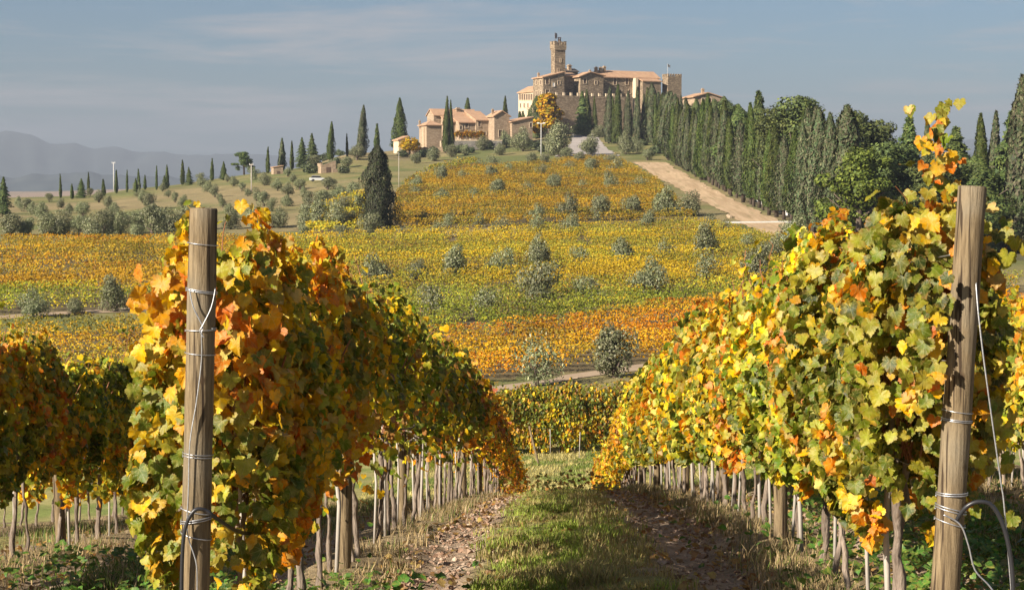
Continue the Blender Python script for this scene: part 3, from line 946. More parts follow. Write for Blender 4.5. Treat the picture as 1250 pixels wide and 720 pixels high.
for off, ya, yb, phrase in ((-1.41, 7.0, 61, 'left row'), (1.41, 7.1, 61, 'right row'), (-4.23, 10.5, 30, 'second left row'), (4.23, 12, 27, 'second right row')):
    for h, word in ((.80, 'low'), (1.25, 'middle'), (1.65, 'top')):
        pts = []
        for Y in np.arange(ya, yb, 2.5):
            x = float(row_x(Y)) + off; pts.append((x, float(Y), gz(x, Y) + h))
        mb = MB(); mb.tube(pts, .0022, 4)
        tag(mb.build('trellis_wire', M['steel'], None), '%s trellis wire running along the %s between its posts' % (word, phrase), 'wire', 'trellis wires of the ' + phrase)

k = 0
for off, ya, yb, phrase in ((1.41, 8.0, 30.0, 'right row'), (-1.41, 8.2, 30.0, 'left row'), (-4.23, 12, 24, 'second left row'), (4.23, 12, 26, 'second right row')):
    for Y in np.arange(ya, yb, 1.0 if off > 0 else 1.3):
        Y = float(Y) + random.uniform(-.3, .3)
        x = float(row_x(Y)) + off + random.uniform(-.03, .03); z = gz(x, Y)
        o = MB().tube([(0, 0, -.1), (random.uniform(-.03, .03), random.uniform(-.05, .05), .5), (random.uniform(-.05, .05), random.uniform(-.08, .08), 1.35)], .010 if k % 3 else .014, 6).build('training_stake', M['pale_stake'], None, (x, Y, z), True)
        tag(o, 'thin pale training stake tied beside a trunk in the ' + phrase, 'stake', 'training stakes in the ' + phrase); k += 1

# leaning post and small stakes at the valley block
a = hit(659, 568); b = at(646, 520, a.y + .2)
round_post('leaning_pole', (a.x, a.y, a.z - .2), (b.x, b.y, b.z), .05, 'leaning grey pole at the near edge of the valley vine row', 'pole', seg=10)
for i, px in enumerate((672, 707)):
    a = hit(px, 556 + (i % 2) * 3)
    tag(MB().tube([(0, 0, -.1), (random.uniform(-.04, .04), 0, 1.2)], .018, 6).build('training_stake', M['pale_stake'], None, a, True),
        '%s pale stake from the left under the vines beyond the headland' % nth(i), 'stake', 'stakes under the valley vines')

# ------------------------------------------------------------------ grass, litter, weeds, stones near the camera
def blades(name, X, Y, h, w, cols, rng, label):
    n = len(X); Z = ground(X, Y)
    ang = rng.uniform(0, 2 * math.pi, n); bend = rng.uniform(.1, .9, n) * h
    dx, dy = np.cos(ang), np.sin(ang)
    sx, sy = -dy * w, dx * w
    B = np.stack([X, Y, Z - .01], -1)
    S = np.stack([sx, sy, np.zeros(n)], -1)
    m1 = B + np.stack([dx * bend * .3, dy * bend * .3, h * .6], -1)
    tip = B + np.stack([dx * bend, dy * bend, h], -1)
    V = np.stack([B - S, B + S, m1 + S * .75, m1 - S * .75, tip], 1).reshape(-1, 3)
    b = np.arange(n)[:, None] * 5
    me = mesh_np(name, V, [b + np.array([[0, 1, 2, 3]]), b + np.array([[3, 2, 4]])], np.repeat(cols, 5, 0), [M['grass']])
    return tag(link(name, me), label, None, None, 'stuff')


rng = np.random.default_rng(3)
def scatter_alley(n, ya, yb, q0, qs, power=2.0):
    Y = ya + (yb - ya) * rng.random(n) ** power
    q = q0 + rng.normal(0, qs, n)
    return q + row_x(Y), Y, q

X, Y, q = scatter_alley(110000, 10.0, 48, -.04, .30, 1.7)
nz = fbm(X / .5, Y / .9, 53)
dens = (rng.random(len(X)) < sstep(.36, .56, nz + .06)) & (np.abs(q + (fbm(X / .5, Y / .8, 51) - .5) * .5) < .62)
X, Y, nz = X[dens], Y[dens], nz[dens]
dry = rng.random(len(X)) < (.15 + .7 * sstep(.45, .6, fbm(X / .5, Y / .9, 54) + .16 * (q[dens] > .1)))
c = np.where(dry[:, None], np.array([.40, .33, .15]), np.array([.27, .34, .075])) * rng.uniform(.6, 1.35, (len(X), 1))
tall = .45 + 1.6 * fbm(X / .5, Y / .6, 56) ** 1.6 + .9 * (fbm(X / .22, Y / .3, 58, 2) > .66)
blades('path_grass', X, Y, rng.uniform(.025, .07, len(X)) * tall, rng.uniform(.0025, .0045, len(X)), c, rng, 'green and dry grass growing along the middle of the path')
# dry grass on verges
parts = []
for q0 in (-1.3, 1.3, -4.1, 4.1, -2.9, 2.9):
    X, Y, q = scatter_alley(15000, 9.0, 40, q0, .13, 1.6); parts.append((X, Y))
for q0 in (-2.82, -5.64, 2.82, 5.64):
    X, Y, q = scatter_alley(18000, 9.0, 40, q0, .5, 1.3); parts.append((X, Y))
X = np.concatenate([p[0] for p in parts]); Y = np.concatenate([p[1] for p in parts])
keep = rng.random(len(X)) < sstep(.38, .6, fbm(X / .5, Y / .5, 57)); X, Y = X[keep], Y[keep]
qq = np.abs((X - row_x(Y) + 1.41) % 2.82 - 1.41)
grn = rng.random(len(X)) < np.where(qq < .7, .6, .18)
c = np.where(grn[:, None], np.array([.11, .17, .035]), np.array([.42, .33, .18])) * rng.uniform(.5, 1.3, (len(X), 1))
blades('dry_grass', X, Y, rng.uniform(.05, .16, len(X)), rng.uniform(.002, .0045, len(X)), c, rng, 'straw coloured dry grass under the vine rows')
# grass of the headland
X = rng.uniform(-6, 11, 42000); Y = rng.uniform(66, 96, 42000)
c = np.where((fbm(X / 1.3, Y / 1.3, 41) > .5)[:, None], np.array([.17, .21, .05]), np.array([.42, .36, .15])) * rng.uniform(.7, 1.25, (len(X), 1))
blades('headland_grass', X, Y, rng.uniform(.05, .16, len(X)), rng.uniform(.012, .025, len(X)), c, rng, 'pale mown grass on the headland below the rows')


def flat_leaves(name, X, Y, size, c, rng, label, mat='vine_leaf', lift=.012, tilt=.5, tm=LEAF_MID, zup=None):
    n = len(X); Z = ground(X, Y) + lift + rng.uniform(0, .03, n) if zup is None else ground(X, Y) + zup
    Nn = np.stack([rng.normal(0, tilt, n), rng.normal(0, tilt, n), np.ones(n)], -1)
    T = rng.normal(0, 1, (n, 3))
    V, pol, C = leaves(np.stack([X, Y, Z], -1), Nn, T, size, c, tm, rng, c * .8)
    me = mesh_np(name, V, [pol], C, [M[mat]], True)
    if len(tm) > 6:
        at_ = me.attributes.new('Leaf', 'FLOAT_VECTOR', 'POINT'); at_.data.foreach_set('vector', leaves.last.ravel())
    return tag(link(name, me), label, None, None, 'stuff')


parts = []
for q0, s, n in ((-1.15, .22, 450), (1.1, .28, 600), (-1.9, .5, 1000), (1.9, .5, 1200), (-4.2, .9, 1800), (4.2, .9, 1200), (0, .6, 900)):
    X, Y, q = scatter_alley(n, 9.0, 42, q0, s, 1.5); parts.append((X, Y))
X = np.concatenate([p[0] for p in parts]); Y = np.concatenate([p[1] for p in parts])
pal = np.array([(.24, .14, .07), (.33, .2, .1), (.18, .11, .06), (.40, .24, .09), (.45, .33, .14), (.30, .14, .06)])
c = pal[rng.integers(0, len(pal), len(X))] * rng.uniform(.6, 1.2, (len(X), 1))
flat_leaves('fallen_leaves', X, Y, rng.uniform(.025, .06, len(X)), c, rng, 'brown and ochre vine leaves fallen on the bare soil tracks')
# weeds
parts = []
for cx, cy, s, n in ((-.95, 8.6, .25, 500), (-1.1, 9.5, .3, 500), (-2.0, 10.2, .5, 800), (-1.7, 8.2, .3, 500), (2.2, 10.5, .4, 700), (2.6, 12.5, .6, 700), (1.9, 8.7, .3, 500), (2.4, 16, .6, 500), (-3.0, 13, .6, 500)):
    parts.append((cx + rng.normal(0, s, n) + .0239 * cy, cy + rng.normal(0, s * 1.6, n)))
X = np.concatenate([p[0] for p in parts]); Y = np.concatenate([p[1] for p in parts])
c = np.array([.06, .14, .03]) * rng.uniform(.6, 1.7, (len(X), 1))
flat_leaves('green_weeds', X, Y, rng.uniform(.03, .065, len(X)), c, rng, 'low bright green weeds on the soil beside the vines', tilt=.6, zup=rng.uniform(.01, .16, len(X)))
# reddish weeds at the crest
X = rng.normal(.95, .75, 420); Y = rng.uniform(33, 39, 420)
c = np.array([[.26, .18, .08], [.20, .23, .07], [.34, .17, .07]])[rng.integers(0, 3, 420)]
flat_leaves('crest_weeds', X, Y, rng.uniform(.05, .10, 420), c, rng, 'reddish brown weeds where the path drops out of sight', tilt=1.0, zup=rng.random(420) ** 2 * .42)
# stones and clods
def stones(name, X, Y, size, c, rng, label):
    n = len(X); Z = ground(X, Y)
    base = np.array([(1, 0, 0), (0, 1, 0), (-1, 0, 0), (0, -1, 0), (0, 0, .8), (0, 0, -.8)], float)
    base = np.concatenate([base, np.array([(.6, .6, .45), (-.6, .6, .45), (-.6, -.6, .45), (.6, -.6, .45)])])
    f = np.array([(0, 6, 4), (6, 1, 4), (1, 7, 4), (7, 2, 4), (2, 8, 4), (8, 3, 4), (3, 9, 4), (9, 0, 4), (0, 1, 6), (1, 2, 7), (2, 3, 8), (3, 0, 9)])
    V = np.stack([X, Y, Z], -1)[:, None, :] + size[:, None, None] * base[None] * rng.uniform(.6, 1.3, (n, len(base), 1))
    pol = (np.arange(n) * len(base))[:, None, None] + f[None]
    m = leaf_mat(name + '_earth', 0, .95, .1, .3, 14.0)
    return tag(link(name, mesh_np(name, V.reshape(-1, 3), [pol.reshape(-1, 3)], np.repeat(c, len(base), 0), [m])), label, None, None, 'stuff')

parts = []
for q0, s, n in ((-.95, .25, 2600), (.95, .25, 2600), (-1.9, .3, 700), (1.9, .3, 700)):
    X, Y, q = scatter_alley(n, 9.5, 40, q0, s, 1.5); parts.append((X, Y))
X = np.concatenate([p[0] for p in parts]); Y = np.concatenate([p[1] for p in parts])
pal = np.array([(.27, .19, .13), (.36, .27, .19), (.45, .36, .27), (.22, .15, .10)])
stones('soil_clods', X, Y, rng.gamma(1.6, .0055, len(X)) + .005, pal[rng.integers(0, 4, len(X))], rng, 'clods and small pale stones on the worn soil tracks')

# ------------------------------------------------------------------ vineyard blocks on the hillside
def field(name, zone, mixf, label, spacing=2.5, per_m=13, size=(.22, .4), ang=0.0, hgt=1.6, seed=0):
    rng = np.random.default_rng(seed + 40)
    poly = ZONES[zone]
    ca, sa = math.cos(ang), math.sin(ang)
    U = poly @ np.array([[ca, -sa], [sa, ca]])
    u0, v0 = U.min(0); u1, v1 = U.max(0)
    rows = np.arange(v0, v1, spacing)
    n = int((u1 - u0) * per_m)
    us = rng.uniform(u0, u1, (len(rows), n)); vs = np.repeat(rows[:, None], n, 1)
    rowh = hgt * (.9 + .25 * vnoise(us / 2.2, vs * 3.1, 4))
    zz = .3 + (rowh - .3) * rng.random(us.shape) ** .75
    vs = vs + rng.normal(0, .25, vs.shape) * (1 - .35 * zz / hgt)
    us, vs, zz = us.ravel(), vs.ravel(), zz.ravel()
    X = us * ca - vs * sa * -1 * -1 if False else us * ca + vs * -sa
    Yw = us * sa + vs * ca
    k = inside(poly, X, Yw) & (fbm(X / 2.0, Yw / 5.0, 33 + seed, 2) > .30)
    X, Yw, zz = X[k], Yw[k], zz[k]
    n = len(X)
    sz = rng.uniform(size[0], size[1], n)
    Nn = rng.normal(0, .6, (n, 3)) + np.array([-.15, -.45, .75])
    T = rng.normal(0, .7, (n, 3)) + np.array([0, -.3, -.6])
    c = mixf(X, Yw, rng)
    V, pol, C = leaves(np.stack([X, Yw, ground(X, Yw) + zz], -1), Nn, T, sz, c, LEAF_LO, rng, None)
    me = mesh_np(name, V, [pol], C, [M['field_leaf']])
    return tag(link(name, me), label, None, None, 'stuff')


def mixer(mix, sx, sy, s, gain=1.0, power=1.0):
    def f(X, Y, rng):
        v = .6 * fbm(X / sx, Y / sy, s, 3) + .4 * vnoise(X / 20, Y / 2.7, s + 5)
        v = np.clip((v - .5) * 2.4 + .5, 0, 1) ** power
        c = pick(mix, v, rng, .10, .05) * .88
        wts = np.array(list(mix.values())); avg = (np.array([PAL[k] for k in mix]) * wts[:, None]).sum(0) / wts.sum()
        c = c * .68 + avg * .40
        return (c * .9 + c.mean(1, keepdims=True) * np.array([.12, .1, .05])) * np.array([.86, .88, .8]) * gain * rng.uniform(.7, 1.0, (len(c), 1)) * (.72 + .5 * fbm(X / 25, Y / 12, 133, 3))[:, None]
    return f


m_orange = dict(yg=.12, yellow=.18, gold=.34, orange=.32, red=.04)
m_mixed = dict(brown=.07, dgreen=.10, green=.33, yg=.30, yellow=.08, gold=.09, orange=.03)
m_golden = dict(brown=.10, green=.17, yg=.22, yellow=.09, gold=.42)
m_amber = dict(brown=.10, green=.14, yg=.20, yellow=.20, gold=.36)
m_lgold = dict(green=.08, yg=.17, yellow=.22, gold=.46, orange=.06)
m_lgreen = dict(brown=.10, dgreen=.08, green=.34, yg=.22, yellow=.08, gold=.18)
m_llow = dict(green=.14, yg=.20, brown=.08, yellow=.17, gold=.30, orange=.10)
field('vineyard', 'orange', mixer(m_orange, 14, 6, 101, 1.3), 'bright orange vineyard block above the valley track', 2.7, 85, (.11, .20), .10, seed=1)
field('vineyard', 'mixed', mixer(m_mixed, 10, 5, 102), 'green and russet vineyard band above the orange block', 2.7, 64, (.12, .21), .06, seed=2)
field('vineyard', 'golden', mixer(m_golden, 14, 7, 103), 'broad golden green vineyard dotted with olives at mid slope', 2.8, 56, (.13, .24), .02, seed=3)
field('vineyard', 'amber', mixer(m_amber, 12, 9, 104, .92), 'amber vineyard on the upper slope below the castle drive', 2.9, 36, (.17, .31), .02, seed=4)
field('vineyard', 'amber_left', mixer(m_amber, 9, 9, 105), 'small amber vineyard patch left of the big lone cypress', 2.6, 14, (.28, .45), .0, seed=5)
field('vineyard', 'left_gold', mixer(m_lgold, 22, 8, 106), 'golden vineyard in front of the left olive grove', 2.8, 44, (.15, .26), -.03, seed=6)
field('vineyard', 'left_green', mixer(m_lgreen, 16, 5, 107), 'greener vineyard strip above the left field track', 2.7, 56, (.13, .22), -.03, seed=7)
field('vineyard', 'left_low', mixer(m_llow, 12, 5, 108), 'orange brown vineyard below the left field track', 2.7, 60, (.12, .2), -.03, seed=8)
field('vineyard', 'valley', mixer(MIX['valley'], 4, 3, 110), 'green and russet vine rows on the valley floor before the track', 2.4, 60, (.10, .2), .22, seed=10)
field('vineyard', 'top_green', mixer(m_lgreen, 12, 9, 109), 'yellow green vineyard strip below the farmhouse', 2.6, 12, (.3, .5), .0, seed=9)


# ------------------------------------------------------------------ trees
def lobed(seed, lobes, n, fs, cols, upward=.3, flat=1.0, tips=None):
    """unit-height crown of clumped faces over ellipsoid lobes [(x,y,z,rx,rz)]"""
    rng = np.random.default_rng(seed)
    vol = np.array([l[3] * l[4] for l in lobes]); w = vol / vol.sum()
    k = rng.choice(len(lobes), n, p=w)
    L = np.array(lobes)[k]
    d = rng.normal(0, 1, (n, 3)); d /= np.linalg.norm(d, axis=1, keepdims=True)
    rad = np.clip(1 - np.abs(rng.normal(0, .22, n)), 0, 1.2)
    ph = (vnoise(d[:, 0] * 2.6 + k * 7, d[:, 2] * 2.6 + d[:, 1] * 2.1 + seed, 3) - .5)
    keep = rng.random(n) < sstep(-.36, -.05, ph)
    rad = rad * (1 + ph * .6)
    P = L[:, :3] + d * np.stack([L[:, 3], L[:, 3], L[:, 4]], -1) * rad[:, None]
    P, d, k = P[keep], d[keep], k[keep]
    n = len(P)
    Nn = d + rng.normal(0, .55, (n, 3)) + np.array([0, 0, upward])
    T = rng.normal(0, 1, (n, 3)) + d * .5 + np.array([0, 0, .3])
    sz = rng.uniform(.7, 1.3, n) * fs
    pal = np.array(cols)
    c = pal[rng.integers(0, len(pal), n)] * rng.uniform(.6, 1.4, (n, 1))
    tm = np.array([(-.5 * flat, 0), (0, -.5), (.5 * flat, .1), (0, .5)])
    tm = tm + np.array([0, .3])
    return leaves(P, Nn, T, sz, c, tm, rng, None, .1)


def spindle(seed, w, n, cols, shape='cypress', fs=.05):
    rng = np.random.default_rng(seed)
    t = rng.random(n) ** 1.15 * .97 + .03
    th = rng.uniform(0, 2 * math.pi, n)
    if shape == 'cypress':
        r = 1.22 * np.clip(t / .22, .25, 1) ** .55 * (1 - t) ** .62
        lump = .72 + .5 * vnoise(th * 1.9 + seed, t * 9 + np.sin(th) * 2, 4) + .15 * np.sin(th * 3 + seed)
    elif shape == 'fat':
        r = .95 * np.clip(t / .15, .55, 1) ** .5 * (1 - t ** 4.5) ** .85 * (1 - .28 * t)
        lump = .62 + .7 * vnoise(th * 1.6 + seed, t * 8 + np.sin(th) * 2, 4)
    elif shape == 'ragged':
        r = 1.05 * np.clip(t / .25, .35, 1) * (1 - t ** 1.7) ** .75
        lump = .35 + 1.05 * vnoise(th * 1.3 + seed, t * 9 + np.cos(th) * 2.2, 4)
    elif shape == 'cone':
        r = 1.1 * np.clip(t / .10, .3, 1) * (1 - t) ** .8
        lump = .6 + .75 * vnoise(th * 1.5 + seed, t * 11 + np.cos(th) * 2, 4)
    else:                                                # layered fir
        lay = (t * 10) % 1
        r = 1.15 * (1 - t) ** .85 * (1.05 - .55 * lay)
        lump = .55 + .8 * vnoise(th * 1.9 + seed + np.floor(t * 10) * 3, np.floor(t * 10), 4)
    depth = np.clip(1 - np.abs(rng.normal(0, .17, n)), .3, 1.1)
    rr = w * r * lump * depth
    x, y = np.cos(th) * rr, np.sin(th) * rr
    lean = .02 * math.sin(seed) * t
    P = np.stack([x + lean, y, t], -1)
    Nn = np.stack([np.cos(th), np.sin(th), np.full(n, .25)], -1) + rng.normal(0, .32, (n, 3))
    up = 1.0 if shape in ('cypress', 'fat') else .25
    T = np.stack([np.cos(th) * (.35 if up == 1 else 1), np.sin(th) * (.35 if up == 1 else 1), np.full(n, up)], -1) + rng.normal(0, .3, (n, 3))
    sz = fs * rng.uniform(.6, 1.3, n)
    pal = np.array(cols); c = pal[rng.integers(0, len(pal), n)] * rng.uniform(.55, 1.45, (n, 1))
    wd = .38 if up == 1 else .5
    tm = np.array([(-wd * .5, .25), (0, 0), (wd * .5, .3), (0.02, 1.0)])
    V, pol, C = leaves(P, Nn, T, sz, c, tm, rng, None, .1)
    # inner body so the sky does not show through the heart of the tree
    mb_t = np.linspace(.04, .95, 12); seg = 9
    ring = np.linspace(0, 2 * math.pi, seg, endpoint=False)
    if shape == 'cypress': br = 1.22 * np.clip(mb_t / .22, .25, 1) ** .55 * (1 - mb_t) ** .62 * .62
    else: br = (1 - mb_t) ** .9 * .45
    BV = np.concatenate([np.stack([np.cos(ring) * w * b + .02 * math.sin(seed) * tt, np.sin(ring) * w * b, np.full(seg, tt)], -1) for tt, b in zip(mb_t, br)])
    q = [(i * seg + k, i * seg + (k + 1) % seg, (i + 1) * seg + (k + 1) % seg, (i + 1) * seg + k) for i in range(11) for k in range(seg)]
    BC = np.tile(pal.mean(0), (len(BV), 1))
    return np.concatenate([V, BV]), [pol, np.array(q) + len(V)], np.concatenate([C, BC])


CY = [(0.046, 0.064, 0.014), (0.06, 0.076, 0.019), (0.038, 0.054, 0.013), (0.07, 0.078, 0.022)]
CYB = [(0.07, 0.085, 0.04), (0.101, 0.101, 0.053), (0.078, 0.07, 0.043), (0.054, 0.078, 0.034)]
PINE = [(0.082, 0.101, 0.036), (0.107, 0.125, 0.04), (0.061, 0.082, 0.032)]
BRIGHT = [(0.102, 0.132, 0.028), (0.131, 0.16, 0.036), (0.07, 0.1, 0.024)]
FIR = [(0.071, 0.095, 0.029), (0.098, 0.118, 0.037), (0.053, 0.08, 0.027)]
OLV = [(0.161, 0.173, 0.089), (0.211, 0.214, 0.121), (0.123, 0.14, 0.066), (0.248, 0.243, 0.145), (0.106, 0.122, 0.051)]
YEL = [(.46, .23, .03), (.50, .30, .04), (.38, .16, .02), (.30, .26, .05), (.52, .34, .06)]

TREE = {}
def reg(kind, crowns, trunk):
    TREE[kind] = (crowns, trunk)


def simple_trunk(h, r0, r1, forks=0, seed=0, reach=1.0):
    mb = MB(); rng = np.random.default_rng(seed + 77)
    mb.tube([(0, 0, -.02), (rng.normal(0, .01), rng.normal(0, .01), h * .5), (rng.normal(0, .015), rng.normal(0, .015), h)], [r0 * 1.3, r0, r1], 8)
    for k in range(forks):
        a = rng.uniform(0, 6.28); d = rng.uniform(.18, .3)
        z0 = h * rng.uniform(.35, .7); d = d * reach
        mb.tube([(0, 0, z0), (math.cos(a) * d * .5, math.sin(a) * d * .5, z0 + .10), (math.cos(a) * d, math.sin(a) * d, z0 + .2)], [r1, r1 * .7, r1 * .35], 6)
    return mb.mesh('trunk', M['tree_bark'], True)


def crown(vpc, mat='needles'):
    V, pol, C = vpc
    pol = pol if isinstance(pol, list) else [pol]
    return mesh_np('crown', V, pol, C, [M[mat]])


reg('cypress', [crown(spindle(10 + s, .075 + .012 * (s % 4), 5600, CY if s % 3 else CYB, 'cypress', .034)) for s in range(7)], [simple_trunk(.5, .014, .008, 0, s) for s in range(3)])
reg('brown_cypress', [crown(spindle(30 + s, .10 + .012 * s, 6000, CYB, 'cypress', .032)) for s in range(4)], [simple_trunk(.5, .015, .008, 0, s) for s in range(2)])
reg('young_cypress', [crown(spindle(40 + s, .085 + .014 * (s % 3), 1500, CY, 'cypress', .075)) for s in range(4)], [simple_trunk(.4, .016, .008, 0, s) for s in range(2)])
reg('wide_cypress', [crown(spindle(50 + s, .19, 9000, CYB if s == 0 else CY, 'cone', .03)) for s in range(3)], [simple_trunk(.4, .02, .01, 0, 5)])
reg('fat_cypress', [crown(spindle(57, .225, 12000, [(.035, .047, .02), (.048, .055, .026), (.04, .038, .022)], 'fat', .03))], [simple_trunk(.4, .02, .01, 0, 5)])
reg('fir', [crown(spindle(60 + s, .21 + .03 * (s % 2), 6000, FIR, 'fir', .038)) for s in range(4)], [simple_trunk(.85, .016, .004, 0, s) for s in range(2)])


def pine_lobes(seed, broad=.2, low=.42):
    rng = np.random.default_rng(seed)
    L = []
    for k in range(26):
        z = rng.uniform(low, .93); a = rng.uniform(0, 6.28); d = broad * rng.uniform(.2, 1.15) * math.sqrt(max(.15, 1.12 - z))* 1.2
        r = rng.uniform(.065, .115)
        L.append((math.cos(a) * d, math.sin(a) * d, z, r, r * .72))
    L.append((0, 0, .9, .12, .09)); L.append((.03, .02, .75, .16, .13)); L.append((0, 0, .6, .18, .14))
    return L


reg('pine', [crown(spindle(70 + s, .27 + .04 * (s % 3), 9500, PINE if s % 2 else FIR, 'ragged', .03)) for s in range(6)], [simple_trunk(.8, .02, .008, 7, s) for s in range(2)])
reg('dark_pine', [crown(lobed(86 + s, pine_lobes(86 + s, .34, .2), 6000, .035, FIR)) for s in range(2)], [simple_trunk(.6, .025, .01, 6, s) for s in range(2)])
reg('round_pine', [crown(lobed(75 + s, pine_lobes(75 + s, .2, .3), 11000, .026, PINE, .3, .6)) for s in range(4)], [simple_trunk(.7, .02, .008, 6, s) for s in range(2)])
reg('bright_pine', [crown(lobed(80 + s, pine_lobes(80 + s, .33, .28), 12000, .024, BRIGHT)) for s in range(2)], [simple_trunk(.75, .025, .01, 8, s) for s in range(2)])


def olive_lobes(seed, wide=.36):
    rng = np.random.default_rng(seed)
    L = []
    for k in range(10):
        a = rng.uniform(0, 6.28); d = rng.uniform(.05, wide); z = rng.uniform(.2, .78)
        r = rng.uniform(.15, .25) * (1.15 - .4 * abs(z - .5))
        L.append((math.cos(a) * d, math.sin(a) * d, z, r, r * rng.uniform(.8, 1.05)))
    L.append((0, 0, .55, .3, .3)); L.append((rng.normal(0, .08), 0, .82, .17, .17))
    return L


reg('olive', [crown(lobed(90 + s, olive_lobes(90 + s, .26 + .04 * (s % 4)), 5200, .055, OLV, .2, .45), 'olive_leaf') for s in range(8)], [simple_trunk(.42, .05, .03, 5, s) for s in range(3)])
reg('thin_olive', [crown(lobed(120 + s, olive_lobes(120 + s, .34), 1500, .06, OLV, .2, .45), 'olive_leaf') for s in range(3)], [simple_trunk(.42, .03, .02, 7, s) for s in range(3)])
reg('autumn', [crown(lobed(140 + s, pine_lobes(150 + s, .20, .2), 7000, .045, YEL), 'field_leaf') for s in range(2)], [simple_trunk(.7, .02, .01, 8, s) for s in range(2)])
reg('shrub', [crown(lobed(160 + s, [(0, 0, .45, .5, .45), (.3, .1, .35, .35, .3), (-.3, -.1, .4, .35, .35), (.05, .2, .7, .3, .3)], 900, .13, [(.07, .09, .04), (.10, .115, .05), (.06, .07, .035)]), 'olive_leaf') for s in range(3)],
    [simple_trunk(.3, .03, .02, 3, s) for s in range(2)])
reg('golden_shrub', [crown(lobed(170, [(0, 0, .6, .38, .36), (.2, .1, .45, .3, .25), (-.2, -.1, .5, .3, .3)], 1800, .09, [(.55, .36, .04), (.5, .28, .03), (.42, .33, .06)]), 'field_leaf')], [simple_trunk(.5, .04, .02, 3, 1)])

NAMES = dict(cypress='cypress_tree', brown_cypress='cypress_tree', young_cypress='cypress_tree', wide_cypress='cypress_tree', fat_cypress='cypress_tree', fir='fir_tree', pine='pine_tree', bright_pine='pine_tree', dark_pine='pine_tree', round_pine='pine_tree',
             olive='olive_tree', thin_olive='olive_tree', autumn='autumn_tree', shrub='shrub', golden_shrub='autumn_tree')
CATS = dict(cypress_tree='cypress', fir_tree='conifer', pine_tree='pine', olive_tree='olive tree', autumn_tree='autumn tree', shrub='shrub')
_tc = [0]


def tree(kind, loc, h, label, group, wx=1.0, v=None, lift=0.0):
    _tc[0] += 1
    crowns, trunks = TREE[kind]
    r = random.Random(_tc[0] * 31 + 5)
    nm = NAMES[kind]
    loc = Vector(loc); loc.z -= .05
    o = empty(nm, loc, r.uniform(0, 6.28), label, CATS[nm], group)
    o.scale = (h * wx, h * wx, h)
    o.rotation_euler = (r.gauss(0, .022), r.gauss(0, .022), o.rotation_euler.z)
    link('trunk', trunks[r.randrange(len(trunks))], o)
    cr = link('crown', crowns[r.randrange(len(crowns)) if v is None else v % len(crowns)], o)
    cr.location.z = lift
    return o


def tree_px(kind, px, top, base, label, group, wx=1.0, v=None, Y=None, h=None):
    p = hit(px, base) if Y is None else Vector((at(px, base, Y).x, Y, 0))
    if Y is not None: p.z = gz(p.x, p.y)
    tz = at(px, top, p.y).z
    return tree(kind, p, h or max(tz - p.z, .8), label, group, wx, v)


# --- olives dotted over the fields: (x, base row, height px, width factor, thin?)
def olives(lst, what, group):
    lst = sorted(lst)
    for i, (px, base, hp, w, thin) in enumerate(lst):
        p = hit(px, base)
        h = hp * p.y / F * (1.0 if what.startswith('in the dense line') else 1.22)
        p.z -= .10 * h
        tree('thin_olive' if thin else 'olive', p, h * 1.08, '%s olive %s, %s from left' % ('sparse' if thin else 'bushy', what, nth(i)), group, w)


olives([(655, 472, 64, .85, 1), (752, 461, 58, .95, 0)], 'beside the valley track below the orange vines', 'olives beside the valley track')
olives([(455, 352, 38, 1.0, 0), (528, 393, 42, .95, 1), (590, 390, 36, 1.2, 1), (657, 378, 52, .8, 0), (720, 370, 30, 1.3, 1), (797, 361, 43, .95, 0), (862, 352, 40, 1.0, 1), (925, 348, 46, .8, 0)],
       'in the lowest line across the golden slope', 'olives in the lowest line of the slope')
olives([(507, 343, 25, 1.1, 0), (556, 343, 40, .85, 0), (606, 340, 34, .8, 1), (618, 334, 30, .8, 1), (657, 333, 42, .7, 0), (710, 328, 25, 1.2, 1), (760, 323, 31, 1.0, 0), (813, 320, 28, .9, 1), (864, 318, 42, .8, 0), (912, 312, 25, 1.0, 1), (969, 308, 40, .9, 0), (945, 322, 30, 1.0, 0)],
       'in the second line up the golden slope', 'olives in the second line of the slope')
olives([(420, 293, 16, 1.2, 0), (450, 292, 28, .8, 0), (493, 292, 18, 1.0, 1), (533, 290, 20, 1.0, 1), (546, 280, 18, 1.0, 1), (586, 277, 18, .9, 1), (613, 287, 26, .9, 1), (656, 289, 26, .9, 1), (657, 272, 22, .9, 0), (698, 287, 24, 1.0, 0), (696, 268, 30, .8, 0), (735, 269, 28, .9, 0), (772, 267, 25, 1.0, 0), (790, 283, 24, .8, 0), (810, 264, 32, 1.0, 0), (843, 264, 27, 1.2, 0), (869, 280, 18, 1.0, 1), (885, 287, 20, .9, 1), (515, 275, 18, 1.2, 1)],
       'along the grassy break between golden and amber vines', 'olives along the grassy break')
olives([(510, 232, 16, 1.1, 0), (508, 244, 16, 1.2, 1), (540, 247, 16, 1.0, 0), (539, 224, 20, .8, 0), (575, 245, 15, 1.1, 1), (566, 222, 15, 1.0, 1), (600, 220, 16, 1.2, 0), (609, 241, 20, 1.0, 0), (620, 212, 12, 1.1, 1), (643, 236, 15, 1.0, 1), (677, 235, 20, .9, 0), (661, 215, 16, 1.0, 1), (712, 234, 15, 1.2, 1), (744, 233, 22, .8, 0), (722, 212, 17, 1.1, 0), (695, 210, 14, 1.2, 1), (752, 211, 18, 1.1, 1), (778, 232, 17, 1.3, 1), (585, 206, 12, 1.0, 1)],
       'among the amber vines of the upper slope', 'olives among the amber vines')
